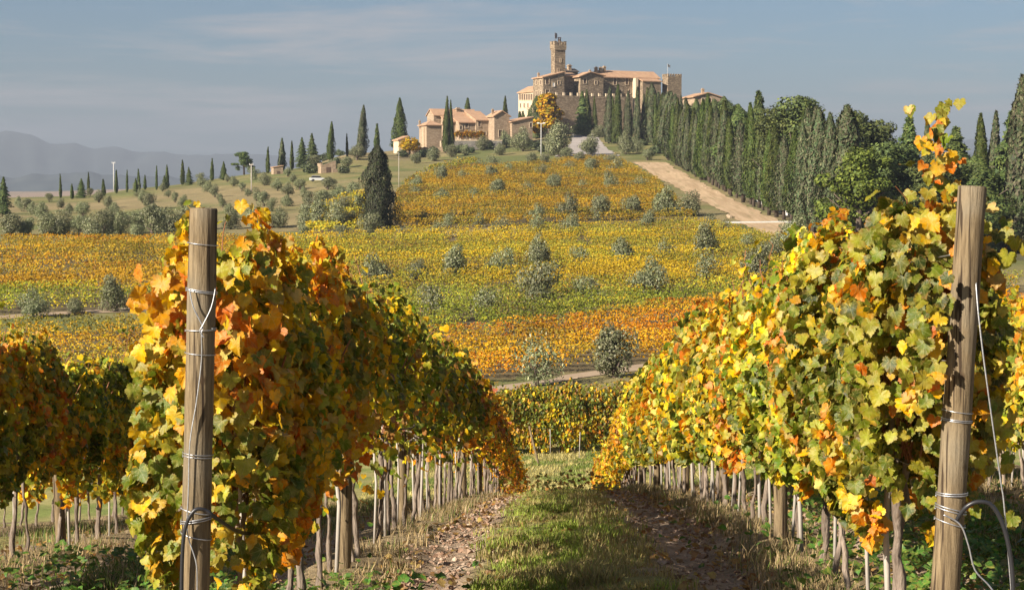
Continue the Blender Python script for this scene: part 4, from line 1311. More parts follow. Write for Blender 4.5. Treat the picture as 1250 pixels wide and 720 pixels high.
olives([(508, 200, 12, 1.2, 0), (530, 197, 15, 1.2, 0), (551, 192, 14, 1.1, 0), (568, 190, 12, 1.0, 0), (590, 184, 16, 1.1, 0), (610, 190, 14, 1.1, 0), (638, 185, 26, .95, 0), (618, 180, 18, 1.0, 0), (602, 204, 12, 1.1, 0), (650, 203, 15, 1.0, 0), (664, 203, 14, 1.0, 0)],
       'on the grassy bank below the farmhouse', 'olives below the farmhouse')
olives([(683, 192, 38, .75, 0), (674, 190, 30, .8, 0), (692, 196, 14, 1.1, 0), (722, 189, 22, 1.1, 0), (708, 201, 14, 1.2, 0), (733, 168, 13, 1.5, 0), (764, 189, 26, .8, 0), (778, 187, 18, .9, 0), (790, 196, 12, 1.2, 0), (745, 202, 12, 1.1, 0)],
       'around the pale gravel drive below the castle', 'olives around the gravel drive')
# --- left groves
big = [(14, 288, 30, 1.25, 0), (34, 287, 24, 1.1, 0), (56, 288, 30, 1.1, 0), (78, 287, 34, 1.15, 0), (98, 287, 26, 1.1, 0), (112, 298, 38, .85, 0), (127, 288, 36, 1.0, 0), (146, 286, 34, 1.0, 0), (168, 297, 26, .95, 0), (166, 284, 30, 1.0, 0), (186, 286, 40, .9, 0), (206, 284, 34, 1.0, 0), (226, 283, 30, 1.0, 0), (252, 281, 30, 1.0, 0), (282, 280, 28, 1.0, 0), (312, 279, 28, 1.0, 0), (342, 278, 28, 1.0, 0), (372, 280, 32, 1.0, 0), (392, 281, 42, .75, 0), (412, 280, 38, .85, 0), (430, 278, 22, 1.0, 0), (372, 291, 18, 1.0, 0)]
olives(big, 'in the dense line behind the left golden vineyard', 'olives behind the left golden vineyard')
rows_l = [((165, 234), (198, 276)), ((200, 234), (246, 274)), ((243, 222), (278, 260)), ((276, 222), (330, 258)), ((112, 240), (140, 262)), ((60, 247), (100, 268)), ((310, 220), (352, 240)), ((350, 216), (372, 238)), ((20, 252), (60, 272))]
word = ['grove row by the ridge pole', 'long grove row behind the left post', 'grove row right of the left post', 'grove row below the umbrella pine', 'short grove row near the first cypresses', 'leftmost sparse grove row', 'short terrace row under the ridge cypresses', 'upper terrace row', 'grove row at the left edge']
for (a, b), wd in zip(rows_l, word):
    n = 7 if wd.startswith(('long', 'grove row')) else 4
    for i in range(n):
        t = i / (n - 1)
        px, base = a[0] + (b[0] - a[0]) * t + random.uniform(-2, 2), a[1] + (b[1] - a[1]) * t
        p = hit(px, base)
        tree('olive', p, random.uniform(2.0, 3.7), 'small olive tree in the %s, %s counting downhill' % (wd, nth(i)), 'olives of the ' + wd, random.uniform(.9, 1.15))
olives([(425, 205, 12, 1.3, 0), (436, 196, 16, 1.2, 0), (405, 208, 12, 1.2, 0), (385, 205, 14, 1.2, 0), (400, 232, 14, 1.4, 0), (415, 245, 18, 1.2, 0), (432, 240, 16, 1.2, 0), (395, 250, 16, 1.3, 0), (375, 248, 14, 1.3, 0), (350, 252, 13, 1.3, 0), (418, 262, 20, 1.1, 0), (440, 258, 18, 1.1, 0), (380, 264, 20, 1.2, 0), (366, 232, 12, 1.3, 0)],
       'on the rough terraces left of the big cypress', 'olives on the rough terraces')
olives([(40, 388, 34, .9, 0), (90, 383, 18, 1.3, 0), (138, 381, 41, .75, 0)], 'beside the left field track', 'olives beside the left field track')

# --- ridge cypresses on the left
ridge = [('young_cypress', 74, 213, 242, 'slender dark cypress', .7), ('young_cypress', 88, 225, 243, 'small rounded cypress', 1.5), ('fir', 99, 218, 242, 'squat dark conifer', 1.4), ('young_cypress', 108, 211, 238, 'slender cypress', .9),
         ('young_cypress', 127, 219, 239, 'short conical cypress', 1.7), ('young_cypress', 142, 208, 236, 'slim cypress', 1.0), ('young_cypress', 155, 208, 235, 'dark narrow cypress', .75), ('young_cypress', 166, 218, 235, 'low bushy cypress', 1.5),
         ('young_cypress', 170, 207, 233, 'ragged cypress', 1.0), ('young_cypress', 177, 214, 232, 'stubby cypress', 1.4), ('young_cypress', 191, 203, 232, 'thin upright cypress', .7), ('fir', 201, 214, 231, 'wide low conifer', 1.4),
         ('young_cypress', 204, 202, 230, 'pointed cypress', .9), ('young_cypress', 223, 196, 226, 'tall dark cypress', 1.0), ('fir', 231, 204, 226, 'loose conifer', 1.2), ('young_cypress', 259, 194, 221, 'lone slim cypress', .9),
         ('wide_cypress', 273, 197, 220, 'dense rounded conifer', 1.2), ('dark_pine', 298, 185, 212, 'flat-topped dark pine', 1.35), ('young_cypress', 327, 180, 212, 'slender cypress', .9), ('cypress', 344, 169, 210, 'broad dark cypress', 1.7),
         ('young_cypress', 356, 173, 208, 'narrow cypress', .95), ('fir', 369, 168, 205, 'feathery tall conifer', 1.1), ('fir', 382, 163, 203, 'drooping tall conifer', 1.1), ('cypress', 403, 149, 196, 'stout tall cypress', 1.35),
         ('young_cypress', 424, 164, 192, 'little cypress', .8), ('cypress', 441, 129, 192, 'very tall dark cypress', 1.1), ('young_cypress', 460, 152, 190, 'medium cypress with a side tuft', 1.0), ('fir', 4, 216, 262, 'dark conifer cut by the left edge', 1.1)]
beside = ['beside the first bush', 'next to the leftmost slender cypress', 'paired with a taller cypress', 'right of a squat conifer', 'left of the white concrete pole', 'directly behind the white concrete pole', 'right of the white concrete pole', 'at the foot of a ragged cypress',
          'in a tight cluster of three', 'right end of a cluster of three', 'alone past the cluster of three', 'left of a pointed cypress', 'rising from a low conifer', 'beside a loose conifer', 'leaning on the tall dark cypress', 'standing by itself mid ridge', 'left of the flat-topped pine',
          'on the ridge above the wooden pole', 'right of the flat-topped pine', 'tallest of its ridge trio', 'right of the broad dark cypress', 'left of its twin conifer', 'right of its twin conifer', 'above the ruined hut', 'right of the stout cypress', 'highest left of the farmhouse', 'above the big lone cypress', 'at the grove corner']
for (kind, px, top, base, lab, w), bs in zip(ridge, beside):
    tree_px(kind, px, top, base, '%s %s' % (lab, bs) if len((lab + bs).split()) < 14 else lab, 'trees along the left ridge', w)
tree_px('fat_cypress', 463, 177, 279, 'big lone dark cypress between the golden and amber vineyards', None, 1.2, 0)
# trees at the farmhouse
tree_px('wide_cypress', 488, 120, 172, 'broad conical cypress left of the farmhouse', 'trees around the farmhouse', 1.0, 1, Y=612)
tree_px('cypress', 543.5, 118, 184, 'left stem of the twin dark cypresses before the farmhouse', 'trees around the farmhouse', .85, 1, Y=583)
tree_px('cypress', 551.5, 123, 184, 'right stem of the twin dark cypresses before the farmhouse', 'trees around the farmhouse', .75, 4, Y=584)
tree_px('wide_cypress', 571, 120, 150, 'rounded dark tree rising behind the farmhouse roofs', 'trees around the farmhouse', 1.1, 2, Y=655)
tree_px('cypress', 616, 118, 150, 'slim cypress behind the farmhouse annex', 'trees around the farmhouse', .9, 2, Y=655)
tree_px('golden_shrub', 500, 166, 190, 'small bright yellow tree beside the farm shed', 'trees around the farmhouse', 1.2, 0, Y=588)
tree_px('autumn', 670, 113, 186, 'big orange autumn tree below the castle wall', None, 1.25, 0, Y=622)
tree_px('pine', 655, 117, 170, 'green tree behind the orange autumn tree', 'trees around the castle', 1.0, 1, Y=640)
for i, px in enumerate((634, 639, 645)):
    tree_px('young_cypress', px, 137, 160, '%s little dark tree from the left at the foot of the castle annex' % nth(i), 'trees around the castle', 1.4, i, Y=648)
# castle cypresses
cast = [('fir', 711, 112, 160, 'dark spreading conifer before the castle wall', 1.2), ('cypress', 718, 110, 160, 'dark cypress beside the spreading conifer', 1.2), ('cypress', 727, 118, 158, 'thin cypress against the castle wall', .8),
        ('cypress', 743, 106, 172, 'left one of three tall cypresses at the drive head', 1.0), ('cypress', 748, 118, 171, 'shorter middle one of three cypresses at the drive head', .8), ('cypress', 753, 104, 170, 'right one of three tall cypresses at the drive head', 1.1),
        ('cypress', 767, 112, 172, 'tall dark cypress right of the brick arch', 1.1), ('cypress', 778, 107, 174, 'second tall cypress right of the brick arch', 1.0)]
for i, (kind, px, top, base, lab, w) in enumerate(cast):
    tree_px(kind, px, top, base, lab, 'cypresses before the castle', w, i, Y=634 if i < 3 else 600 - i)
for i, (px, tp) in enumerate(((785, 116), (791, 108), (798, 121), (804, 113), (811, 119), (818, 112), (825, 122), (832, 117), (839, 124))):
    tree_px('cypress', px, tp, 172, '%s cypress from the left in the clump below the right castle tower' % nth(i), 'cypress clump below the right castle tower', 1.0 + .2 * (i % 3), i, Y=598 + 3 * (i % 4))
# avenue along the road (X about 45)
av = np.arange(250, 590, 6.2)
for i, Y in enumerate(av):
    Y = float(Y) + random.uniform(-.8, .8); x = 45.0 + random.uniform(-.5, .5) - (.003 * (Y - 250))
    h = random.uniform(12.0, 18.5) if Y < 470 else random.uniform(13, 19)
    kind = 'brown_cypress' if (i < 6 or random.random() < .18) else 'cypress'
    if i < 18: lab = '%s roadside cypress counting uphill from the near end of the avenue' % nth(i)
    elif Y < 470: lab = 'roadside cypress, %s up the dirt road from the near end' % nth(i)
    else: lab = 'crowded cypress in the dense upper end of the avenue'
    tree(kind, (x, Y, gz(x, Y)), h, lab, 'cypresses of the road avenue', random.uniform(.95, 1.6), lift=random.uniform(.05, .12) if Y < 430 else .02)
# wood behind the avenue
rr = random.Random(4)
k = 0
for Y in np.arange(262, 600, 8.5):
    for x in (51, 58, 66, 76, 90):
        if rr.random() < .25: continue
        xx, yy_ = x + rr.uniform(-3, 3), float(Y) + rr.uniform(-3, 3)
        if 625 + F * xx / yy_ > 1010: continue
        if yy_ < 470 or x < 70:
            kd = rr.choice(['pine', 'round_pine', 'round_pine', 'fir', 'cypress'])
            hh = rr.uniform(10, 14.5) if kd != 'cypress' else rr.uniform(12, 16.5)
            tree(kd, (xx, yy_, gz(xx, yy_)), hh, 'woodland %s behind the road avenue, only its top showing' % CATS[NAMES[kd]], 'wood behind the avenue', rr.uniform(.9, 1.3))
wood = [('round_pine', 972, 114, 330, 'big rounded pale green pine, highest above the avenue', 1.35, 0), ('round_pine', 946, 128, 330, 'dark pine left of the big rounded pine', 1.0, 1), ('fir', 925, 112, 380, 'broad dark treetop over the middle of the avenue', 1.1, 1),
        ('pine', 902, 128, 400, 'dark pine over the avenue near the low house', 1.1, 2), ('round_pine', 885, 122, 430, 'rounded pine beside the low house', 1.1, 3), ('cypress', 1007, 139, 300, 'thin cypress right of the big rounded pine', .6, 2), ('round_pine', 1035, 132, 300, 'blue green pine above the bright bush pine', 1.2, 3),
        ('round_pine', 1064, 143, 300, 'smaller pine right of the blue green pine', 1.0, 4), ('bright_pine', 1046, 178, 236, 'bright yellow green bush pine behind the right vines', 1.15, 0), ('fir', 1112, 142, 268, 'tall ragged conifer left of the topmost vine shoot', 1.3, 0),
        ('cypress', 1129, 144, 290, 'thin cypress hidden behind the topmost vine shoot', .7, 3), ('fir', 1166, 156, 275, 'broad dark conifer right of the topmost vine shoot', 1.5, 1), ('cypress', 1199, 140, 300, 'left one of two pointed cypresses above the right post', 1.1, 5),
        ('cypress', 1210, 137, 300, 'right one of two pointed cypresses above the right post', 1.1, 0), ('fir', 1234, 136, 262, 'shaggy conifer beside the tallest right edge cypress', 1.2, 3), ('cypress', 1248, 94, 250, 'very tall cypress cut by the right edge', 1.25, 6),
        ('round_pine', 1085, 170, 262, 'low dark pine filling the gap above the right vines', 1.5, 0), ('round_pine', 1145, 185, 250, 'low pine behind the orange vine tips', 1.5, 1), ('pine', 1195, 190, 250, 'low pine behind the right post', 1.5, 2), ('pine', 1015, 165, 290, 'dark pine above the near end of the avenue', 1.3, 2),
        ('pine', 848, 121, 596, 'dark tree hiding the left corner of the low stone house', 1.0, 0), ('pine', 858, 123, 597, 'dark tree under the gable of the low stone house', 1.0, 3), ('pine', 870, 121, 594, 'dark tree before the right end of the low stone house', 1.1, 5), ('pine', 882, 118, 600, 'dark tree just right of the low stone house', 1.2, 1),
        ('brown_cypress', 985, 150, 282, 'brownish tall cypress over the near avenue', 1.0, 0), ('brown_cypress', 1030, 160, 262, 'brownish cypress above the avenue end', 1.1, 1), ('fir', 1275, 130, 255, 'conifer just past the right edge', 1.3, 2), ('pine', 1310, 150, 255, 'pine past the right edge', 1.3, 3)]
for kind, px, top, Y, lab, w, v in wood:
    p = Vector((at(px, 250, Y).x, Y, 0)); p.z = gz(p.x, Y)
    tree(kind, p, at(px, top, Y).z - p.z, lab, 'wood on the right of the road', w, v)
for i in range(26):
    Y = rr.uniform(240, 420); px = rr.uniform(1040, 1400); p = at(px, 250, Y); z = gz(p.x, Y)
    if p.x < 47: continue
    tree(rr.choice(['pine', 'fir', 'pine', 'shrub']), (p.x, Y, z), rr.uniform(5, 9), 'undergrowth tree low in the right wood, mostly hidden by vines', 'undergrowth of the right wood', rr.uniform(1.2, 1.7))
# scrub round buildings and slopes
scrub = [(492, 192), (505, 196), (516, 192), (528, 188), (560, 187), (575, 187), (596, 182), (606, 178), (630, 172), (640, 170), (648, 176), (655, 182), (663, 186), (700, 158), (728, 158), (772, 180), (786, 178), (792, 190), (800, 188), (430, 190), (415, 190), (410, 200), (420, 212), (380, 212), (372, 206), (395, 196)]
for i, (px, b) in enumerate(scrub):
    p = hit(px, b)
    tree('shrub', p, random.uniform(1.5, 3.0), 'low scrubby bush on the hill crest, %s from the left' % nth(sorted(scrub).index((px, b))), 'scrub on the hill crest', 1.3)


# ------------------------------------------------------------------ buildings
class Building:
    def __init__(self, name, origin_px, Y, deg, label, cat, group=None):
        p = at(origin_px[0], origin_px[1], Y)
        self.o = Vector((p.x, p.y)); self.th = math.radians(deg)
        self.c, self.s = math.cos(self.th), math.sin(self.th)
        self.zb = gz(p.x, p.y)
        self.root = empty(name, (p.x, p.y, self.zb), self.th, label, cat, group)

    def lx(self, px, ly=0.0):
        k = (px - 625) / F
        return (k * (self.o.y + ly * self.c) - self.o.x + ly * self.s) / (self.c - k * self.s)

    def ly(self, px, x):
        k = (px - 625) / F
        return (self.o.x + x * self.c - k * (self.o.y + x * self.s)) / (k * self.c + self.s)

    def z(self, py, x, y):
        Yw = self.o.y + x * self.s + y * self.c
        return at(625, py, Yw).z - self.zb

    def part(self, name, mb, mat, parent=None, smooth=False):
        return mb.build(name, M[mat], parent or self.root, None, smooth)

    def window(self, face, px, py, w, h, wall, mat='shutter', frame='plaster', arch=False):
        """wall = (x0,x1,y0,y1): opening with a projecting surround and a dark pane behind it"""
        x0, x1, y0, y1 = wall
        fr, pn = MB(), MB()
        t = .16
        if face == 'front':
            x = self.lx(px, y0); z = self.z(py, x, y0)
            fr.box(x - w / 2 - t, x - w / 2, y0 - .11, y0 + .05, z - h / 2 - t, z + h / 2 + t); fr.box(x + w / 2, x + w / 2 + t, y0 - .11, y0 + .05, z - h / 2 - t, z + h / 2 + t)
            fr.box(x - w / 2, x + w / 2, y0 - .10, y0 + .05, z + h / 2, z + h / 2 + t * .9); fr.box(x - w / 2, x + w / 2, y0 - .16, y0 + .05, z - h / 2 - t * .9, z - h / 2)
            pn.box(x - w / 2 + .003, x + w / 2 - .003, y0 - .02, y0 + .04, z - h / 2 + .003, z + h / 2 - .003)
        else:
            y = self.ly(px, x0); z = self.z(py, x0, y)
            fr.box(x0 - .11, x0 + .05, y - w / 2 - t, y - w / 2, z - h / 2 - t, z + h / 2 + t); fr.box(x0 - .11, x0 + .05, y + w / 2, y + w / 2 + t, z - h / 2 - t, z + h / 2 + t)
            fr.box(x0 - .10, x0 + .05, y - w / 2, y + w / 2, z + h / 2, z + h / 2 + t * .9); fr.box(x0 - .16, x0 + .05, y - w / 2, y + w / 2, z - h / 2 - t * .9, z - h / 2)
            pn.box(x0 - .02, x0 + .04, y - w / 2 + .003, y + w / 2 - .003, z - h / 2 + .003, z + h / 2 - .003)
        f = self.part('window', fr, frame)
        pn.build('pane', M[mat], f)

    def wall(self, x0, x1, y0, y1, z0, zl, zr, mat, zm=None, xm=None, name='wall'):
        """block whose top follows zl .. (zm) .. zr across x"""
        prof = [(x0, z0), (x1, z0), (x1, zr)] + ([(xm, zm)] if zm is not None else []) + [(x0, zl)]
        return self.part(name, MB().prism(prof, 'y', y0, y1), mat)

    def roof_x(self, x0, x1, y0, y1, zl, zr, zm=None, xm=None, t=.3, e=.5, mat='tiles'):
        """roof whose slopes run across x (seen as a gable from the front)"""
        def out(x, z): return (x, z + t)
        if zm is None:
            sl = (zr - zl) / (x1 - x0)
            P = [(x0 - e, zl - e * sl + .02), (x1 + e * .6, zr + e * .6 * sl + .02)]
        else:
            s1, s2 = (zm - zl) / (xm - x0), (zr - zm) / (x1 - xm)
            P = [(x0 - e, zl - e * s1 + .02), (xm, zm + .02), (x1 + e, zr + e * s2 + .02)]
        prof = P + [out(*p) for p in P[::-1]]
        return self.part('roof', MB().prism(prof, 'y', y0 - e * .8, y1 + e * .8), mat)

    def roof_y(self, x0, x1, y0, y1, zf, zb, zm=None, ym=None, t=.3, e=.5, mat='tiles'):
        """roof whose slopes run front to back (eave towards the viewer)"""
        if zm is None:
            sl = (zb - zf) / (y1 - y0)
            P = [(y0 - e, zf - e * sl + .02), (y1 + e, zb + e * sl + .02)]
        else:
            s1, s2 = (zm - zf) / (ym - y0), (zb - zm) / (y1 - ym)
            P = [(y0 - e, zf - e * s1 + .02), (ym, zm + .02), (y1 + e, zb + e * s2 + .02)]
        prof = P + [(p[0], p[1] + t) for p in P[::-1]]
        return self.part('roof', MB().prism(prof, 'x', x0 - e * .7, x1 + e * .7), mat)

    def hip(self, x0, x1, y0, y1, z0, z1, e=.5, ridge=.3, mat='tiles'):
        x0, x1, y0, y1 = x0 - e, x1 + e, y0 - e, y1 + e
        xm, ym = (x0 + x1) / 2, (y0 + y1) / 2
        hx = max((x1 - x0) - (y1 - y0), 0) / 2 + ridge * .5
        V = [(x0, y0, z0), (x1, y0, z0), (x1, y1, z0), (x0, y1, z0), (x0, y0, z0 + .22), (x1, y0, z0 + .22), (x1, y1, z0 + .22), (x0, y1, z0 + .22), (xm - hx, ym, z1), (xm + hx, ym, z1)]
        mb = MB(); mb.add(V, [[(0, 3, 2, 1), (0, 1, 5, 4), (1, 2, 6, 5), (2, 3, 7, 6), (3, 0, 4, 7), (4, 5, 9, 8), (6, 7, 8, 9)], [(5, 6, 9), (7, 4, 8)]])
        return self.part('roof', mb, mat)

    def chimney(self, roof, x, y, z, w=.7, h=1.3):
        mb = MB().box(x - w / 2, x + w / 2, y - w / 2, y + w / 2, z - 1.0, z + h).box(x - w * .7, x + w * .7, y - w * .7, y + w * .7, z + h, z + h + .2)
        mb.box(x - w * .4, x + w * .4, y - w * .4, y + w * .4, z + h + .2, z + h + .55)
        mb.build('chimney', M['farm'], roof)

    def merlon(self, mat, x0, x1, y0, y1, z0, z1):
        mb = MB().box(x0, x1, y0, y1, z0, z1 - .06); mb.box(x0 - .04, x1 + .04, y0 - .04, y1 + .04, z1 - .06, z1 + .04)
        self.part('merlon', mb, mat)

    def battlement(self, x0, x1, y0, y1, z, n, h=.9, t=.45, mat='castle', sides='flrb', over=.0):
        x0, x1, y0, y1 = x0 - over, x1 + over, y0 - over, y1 + over
        w = (x1 - x0) / (2 * n - 1)
        for k in range(n):
            a = x0 + 2 * k * w
            if 'f' in sides: self.merlon(mat, a, a + w, y0, y0 + t, z - .01, z + h)
            if 'b' in sides: self.merlon(mat, a, a + w, y1 - t, y1, z - .01, z + h)
        m = max(2, round((y1 - y0) / (2 * w) + .5)); wy = (y1 - y0 - 2 * t) / (2 * m - 1)
        for k in range(m):
            b = y0 + t + .02 + 2 * k * wy
            if 'l' in sides: self.merlon(mat, x0 + .004, x0 + t, b, b + wy, z - .01, z + h)
            if 'r' in sides: self.merlon(mat, x1 - t, x1 - .004, b, b + wy, z - .01, z + h)


# ---------- castle
cs = Building('castle', (663, 160), 650, 26.0, 'brown stone hilltop castle with crenellated tower and terracotta roofs', 'castle')
ZG = -4.0
# left block
x0, x1 = cs.lx(663), cs.lx(688.5); y0, y1 = 0, 7.8
zl, zr = cs.z(95, x0, 0), cs.z(88.5, x1, 0)
cs.wall(x0, x1, y0, y1, ZG, zl, zr, 'castle')
rf = cs.roof_x(x0, x1, y0, y1, zl, zr)
cs.chimney(rf, x0 + 1.2, y0 + 6, zl + .6, .6, .9)
W = (x0, x1, y0, y1)
for px, py in ((654.8, 101), (660, 101), (654.6, 114), (660, 114), (655, 128), (660, 128)): cs.window('left', px, py, .9, 1.5, W)
cs.window('front', 668, 99.5, 1.2, 2.0, W); cs.window('front', 675.5, 103.5, .9, 1.3, W, mat='white'); cs.window('front', 668.3, 114, 1.5, 2.4, W); cs.window('front', 682, 101, .8, 1.2, W)
# annex with loggia behind on the left
ya = 9.0; xa0 = cs.lx(653.5, ya); xa1 = xa0 + 8
yb = cs.ly(632.8, xa0)
ze = cs.z(113.5, xa0, yb)
cs.wall(xa0, xa1, ya, yb, ZG - 2, ze, ze, 'plaster')
cs.roof_x(xa0, xa1, ya, yb, ze, ze + 1.0, ze + 2.0, (xa0 + xa1) / 2)
W = (xa0, xa1, ya, yb)
for k in range(7): cs.window('left', 635.0 + k * 2.75, 118.6, 1.25, 2.1, W)
for px in (635.5, 640.0, 644.6, 650.5): cs.window('left', px, 129, .9, 1.5, W)
# tower
yt = 3.6; tx0, tx1 = cs.lx(677, yt), cs.lx(689.8, yt); td = 2.9
zt = cs.z(58.5, tx0, yt)
cs.wall(tx0, tx1, yt, yt + td, ZG, zt, zt, 'castle', name='tower')
col_ = MB(); o_ = .28
col_.prism([(tx0 - .02, zt - .8), (tx1 + .02, zt - .8), (tx1 + o_, zt), (tx1 + o_, zt + 1.1), (tx0 - o_, zt + 1.1), (tx0 - o_, zt)], 'y', yt - o_, yt + td + o_)
cs.part('parapet', col_, 'castle')
cs.battlement(tx0, tx1, yt, yt + td, zt + 1.1, 3, 1.15, .5, over=.27)
cs.window('front', 681, 86, .6, 1.2, (tx0, tx1, yt, yt + td)); cs.window('front', 684, 74, .35, 1.2, (tx0, tx1, yt, yt + td))
fp = cs.part('flagpole', MB().tube([(tx0 + .6, yt + 1, zt + 1.1), (tx0 + .6, yt + 1, cs.z(39.5, tx0, yt))], .07, 6), 'shutter')
zf = cs.z(40.2, tx0, yt)
fl = MB()
fl.prism([(tx0 + .66, zf), (tx0 + .95, zf - .15), (tx0 + 1.3, zf + .02), (tx0 + 1.45, zf - 1.2), (tx0 + 1.2, zf - 2.0), (tx0 + .66, zf - 1.9)], 'y', yt + .96, yt + 1.05)
fl.build('flag', M['flag_cloth'], fp)
cs.part('bell', MB().box(tx0 + 1.9, tx0 + 2.1, yt + 1.2, yt + 1.4, zt + 1.0, zt + 3.4).box(tx0 + 2.8, tx0 + 3.0, yt + 1.2, yt + 1.4, zt + 1.0, zt + 3.4).box(tx0 + 1.8, tx0 + 3.1, yt + 1.1, yt + 1.5, zt + 3.4, zt + 3.7).tube([(tx0 + 2.45, yt + 1.3, zt + 2.2), (tx0 + 2.45, yt + 1.3, zt + 3.2)], [.38, .22], 8), 'shutter')
# recess between blocks
yr = 4.6; rx0, rx1 = cs.lx(689, yr) , cs.lx(707, yr)
zr_ = cs.z(93, rx0, yr)
cs.wall(rx0 + .02, rx1, yr, yr + 6, ZG, zr_, zr_, 'castle')
rf = cs.roof_y(rx0, rx1, yr, yr + 6, zr_, zr_ + 1.2)
xb0, xb1 = cs.lx(690, 13), cs.lx(705, 13)
zb_ = cs.z(87.5, xb0, 13)
cs.wall(xb0, xb1, 13, 19, ZG, zb_, zb_, 'castle'); rf = cs.roof_y(xb0, xb1, 13, 19, zb_, zb_ + .6, zb_ + 1.0, 16, mat='dark_tiles')
cs.chimney(rf, cs.lx(694.5, 14), 14, zb_ + .4, 1.2, 1.6)
# middle block with gable
mx0, mx1 = cs.lx(708, 0), cs.lx(736, 0); md = 5.4
zl, zr, zm = cs.z(93.5, mx0, 0), cs.z(93, mx1, 0), cs.z(88.2, mx0, 0)
xm = cs.lx(720, 0)
cs.wall(mx0, mx1, 0, md, ZG, zl, zr, 'castle', zm, xm)
rf = cs.roof_x(mx0, mx1, 0, md, zl, zr, zm, xm, e=.8)
for px in (719.5,): cs.chimney(rf, cs.lx(px, 3), 3, zm + .1, .6, .5)
W = (mx0, mx1, 0, md)
cs.window('front', 713.5, 99, 1.1, 1.7, W); cs.window('front', 727, 101, .8, 1.2, W); cs.window('left', 702, 101, .7, 1.6, W)
# long wing
wy = 5.0; wx0, wx1 = cs.lx(736, wy) - .5, cs.lx(803.5, wy)
zf_ = cs.z(95, (wx0 + wx1) / 2, wy)
cs.wall(wx0, wx1, wy, wy + 9, ZG, zf_, zf_, 'castle')
rf = cs.roof_y(wx0, wx1, wy, wy + 9, zf_, zf_, zf_ + 2.3, wy + 4.5, e=.6)
for px in (727, 732.5, 737): cs.chimney(rf, cs.lx(px, wy + 3), wy + 3, zf_ + 2.2, .9, 1.3 if px > 736 else .9)
W = (wx0, wx1, wy, wy + 9)
for px in (750, 764.5): cs.window('front', px, 99.5, 1.2, 2.2, W)
for px in (757, 768): cs.window('front', px, 112, .9, 1.4, W)
# buttress and lower block on the right
bx0, bx1 = cs.lx(775.2, wy - 2.2), cs.lx(776.6, wy - 2.2) + .6
cs.wall(bx0, bx1, wy - 2.2, wy - .01, ZG, zf_ - .2, zf_ - .2, 'plaster', name='buttress')
lx0, lx1 = cs.lx(784, wy - 4), cs.lx(806, wy - 4); zt2 = cs.z(99.5, lx0, wy - 4)
cs.wall(lx0, lx1, wy - 4, wy - .02, ZG, zt2, zt2, 'castle'); cs.roof_y(lx0, lx1, wy - 4, wy - .6, zt2, zt2 + .9, e=.4)
# right tower
ry = 1.0; rx0, rx1 = cs.lx(814.5, ry), cs.lx(831, ry); rd = 4.0; zt3 = cs.z(93.5, rx0, ry)
cs.wall(rx0, rx1, ry, ry + rd, ZG - 2, zt3, zt3, 'castle', name='tower')
cs.battlement(rx0, rx1, ry, ry + rd, zt3, 6, .9, .5, over=.04)
fp = cs.part('flagpole', MB().tube([(rx0 + 1, ry + 2, zt3 - .5), (rx0 + 1, ry + 2, cs.z(77.5, rx0, ry))], .06, 6), 'concrete')
zf2 = cs.z(78, rx0, ry)
for k, mt in ((0, 'flag_cloth'), (1, 'flag_white'), (2, 'flag_cloth')):
    a = rx0 + 1.05 + k * .36
    fb = MB().prism([(a, zf2 - k * .12), (a + .35, zf2 - .1 - k * .12), (a + .33, zf2 - 1.0 - k * .15), (a, zf2 - .9 - k * .15)], 'y', ry + 1.97 + k * .05, ry + 2.03 + k * .05)
    fb.build('flag', M[mt], fp)
# curtain wall with merlons
cy0 = -4.0; cx0, cx1 = cs.lx(660, cy0), cs.lx(772, cy0); zc = cs.z(117.5, (cx0 + cx1) / 2, cy0)
cs.wall(cx0, cx1, cy0, cy0 + 1.2, ZG - 4, zc, zc, 'castle', name='curtain_wall')
n = 13; step = (cx1 - cx0) / n
for k in range(n): cs.merlon('plaster', cx0 + k * step + .3, cx0 + k * step + 1.05, cy0 + .004, cy0 + .5, zc - .01, zc + 1.0)

# low house right of the castle
lh = Building('stone_house', (848, 128), 610, 18, 'low stone house with terracotta gable roof right of the castle', 'house')
x0, x1 = lh.lx(847), lh.lx(880); zl, zr, zm = lh.z(118.5, x0, 0), lh.z(119.5, x1, 0), lh.z(113.6, x0, 0); xm = lh.lx(863)
lh.wall(x0, x1, 0, 10, -6, zl, zr, 'farm', zm, xm)
rf = lh.roof_x(x0, x1, 0, 10, zl, zr, zm, xm, e=.7)
lh.chimney(rf, xm - .5, 3, zm - .2, .8, 1.3)
for px in (857, 866): lh.window('front', px, 122.5, .8, 1.2, (x0, x1, 0, 10))

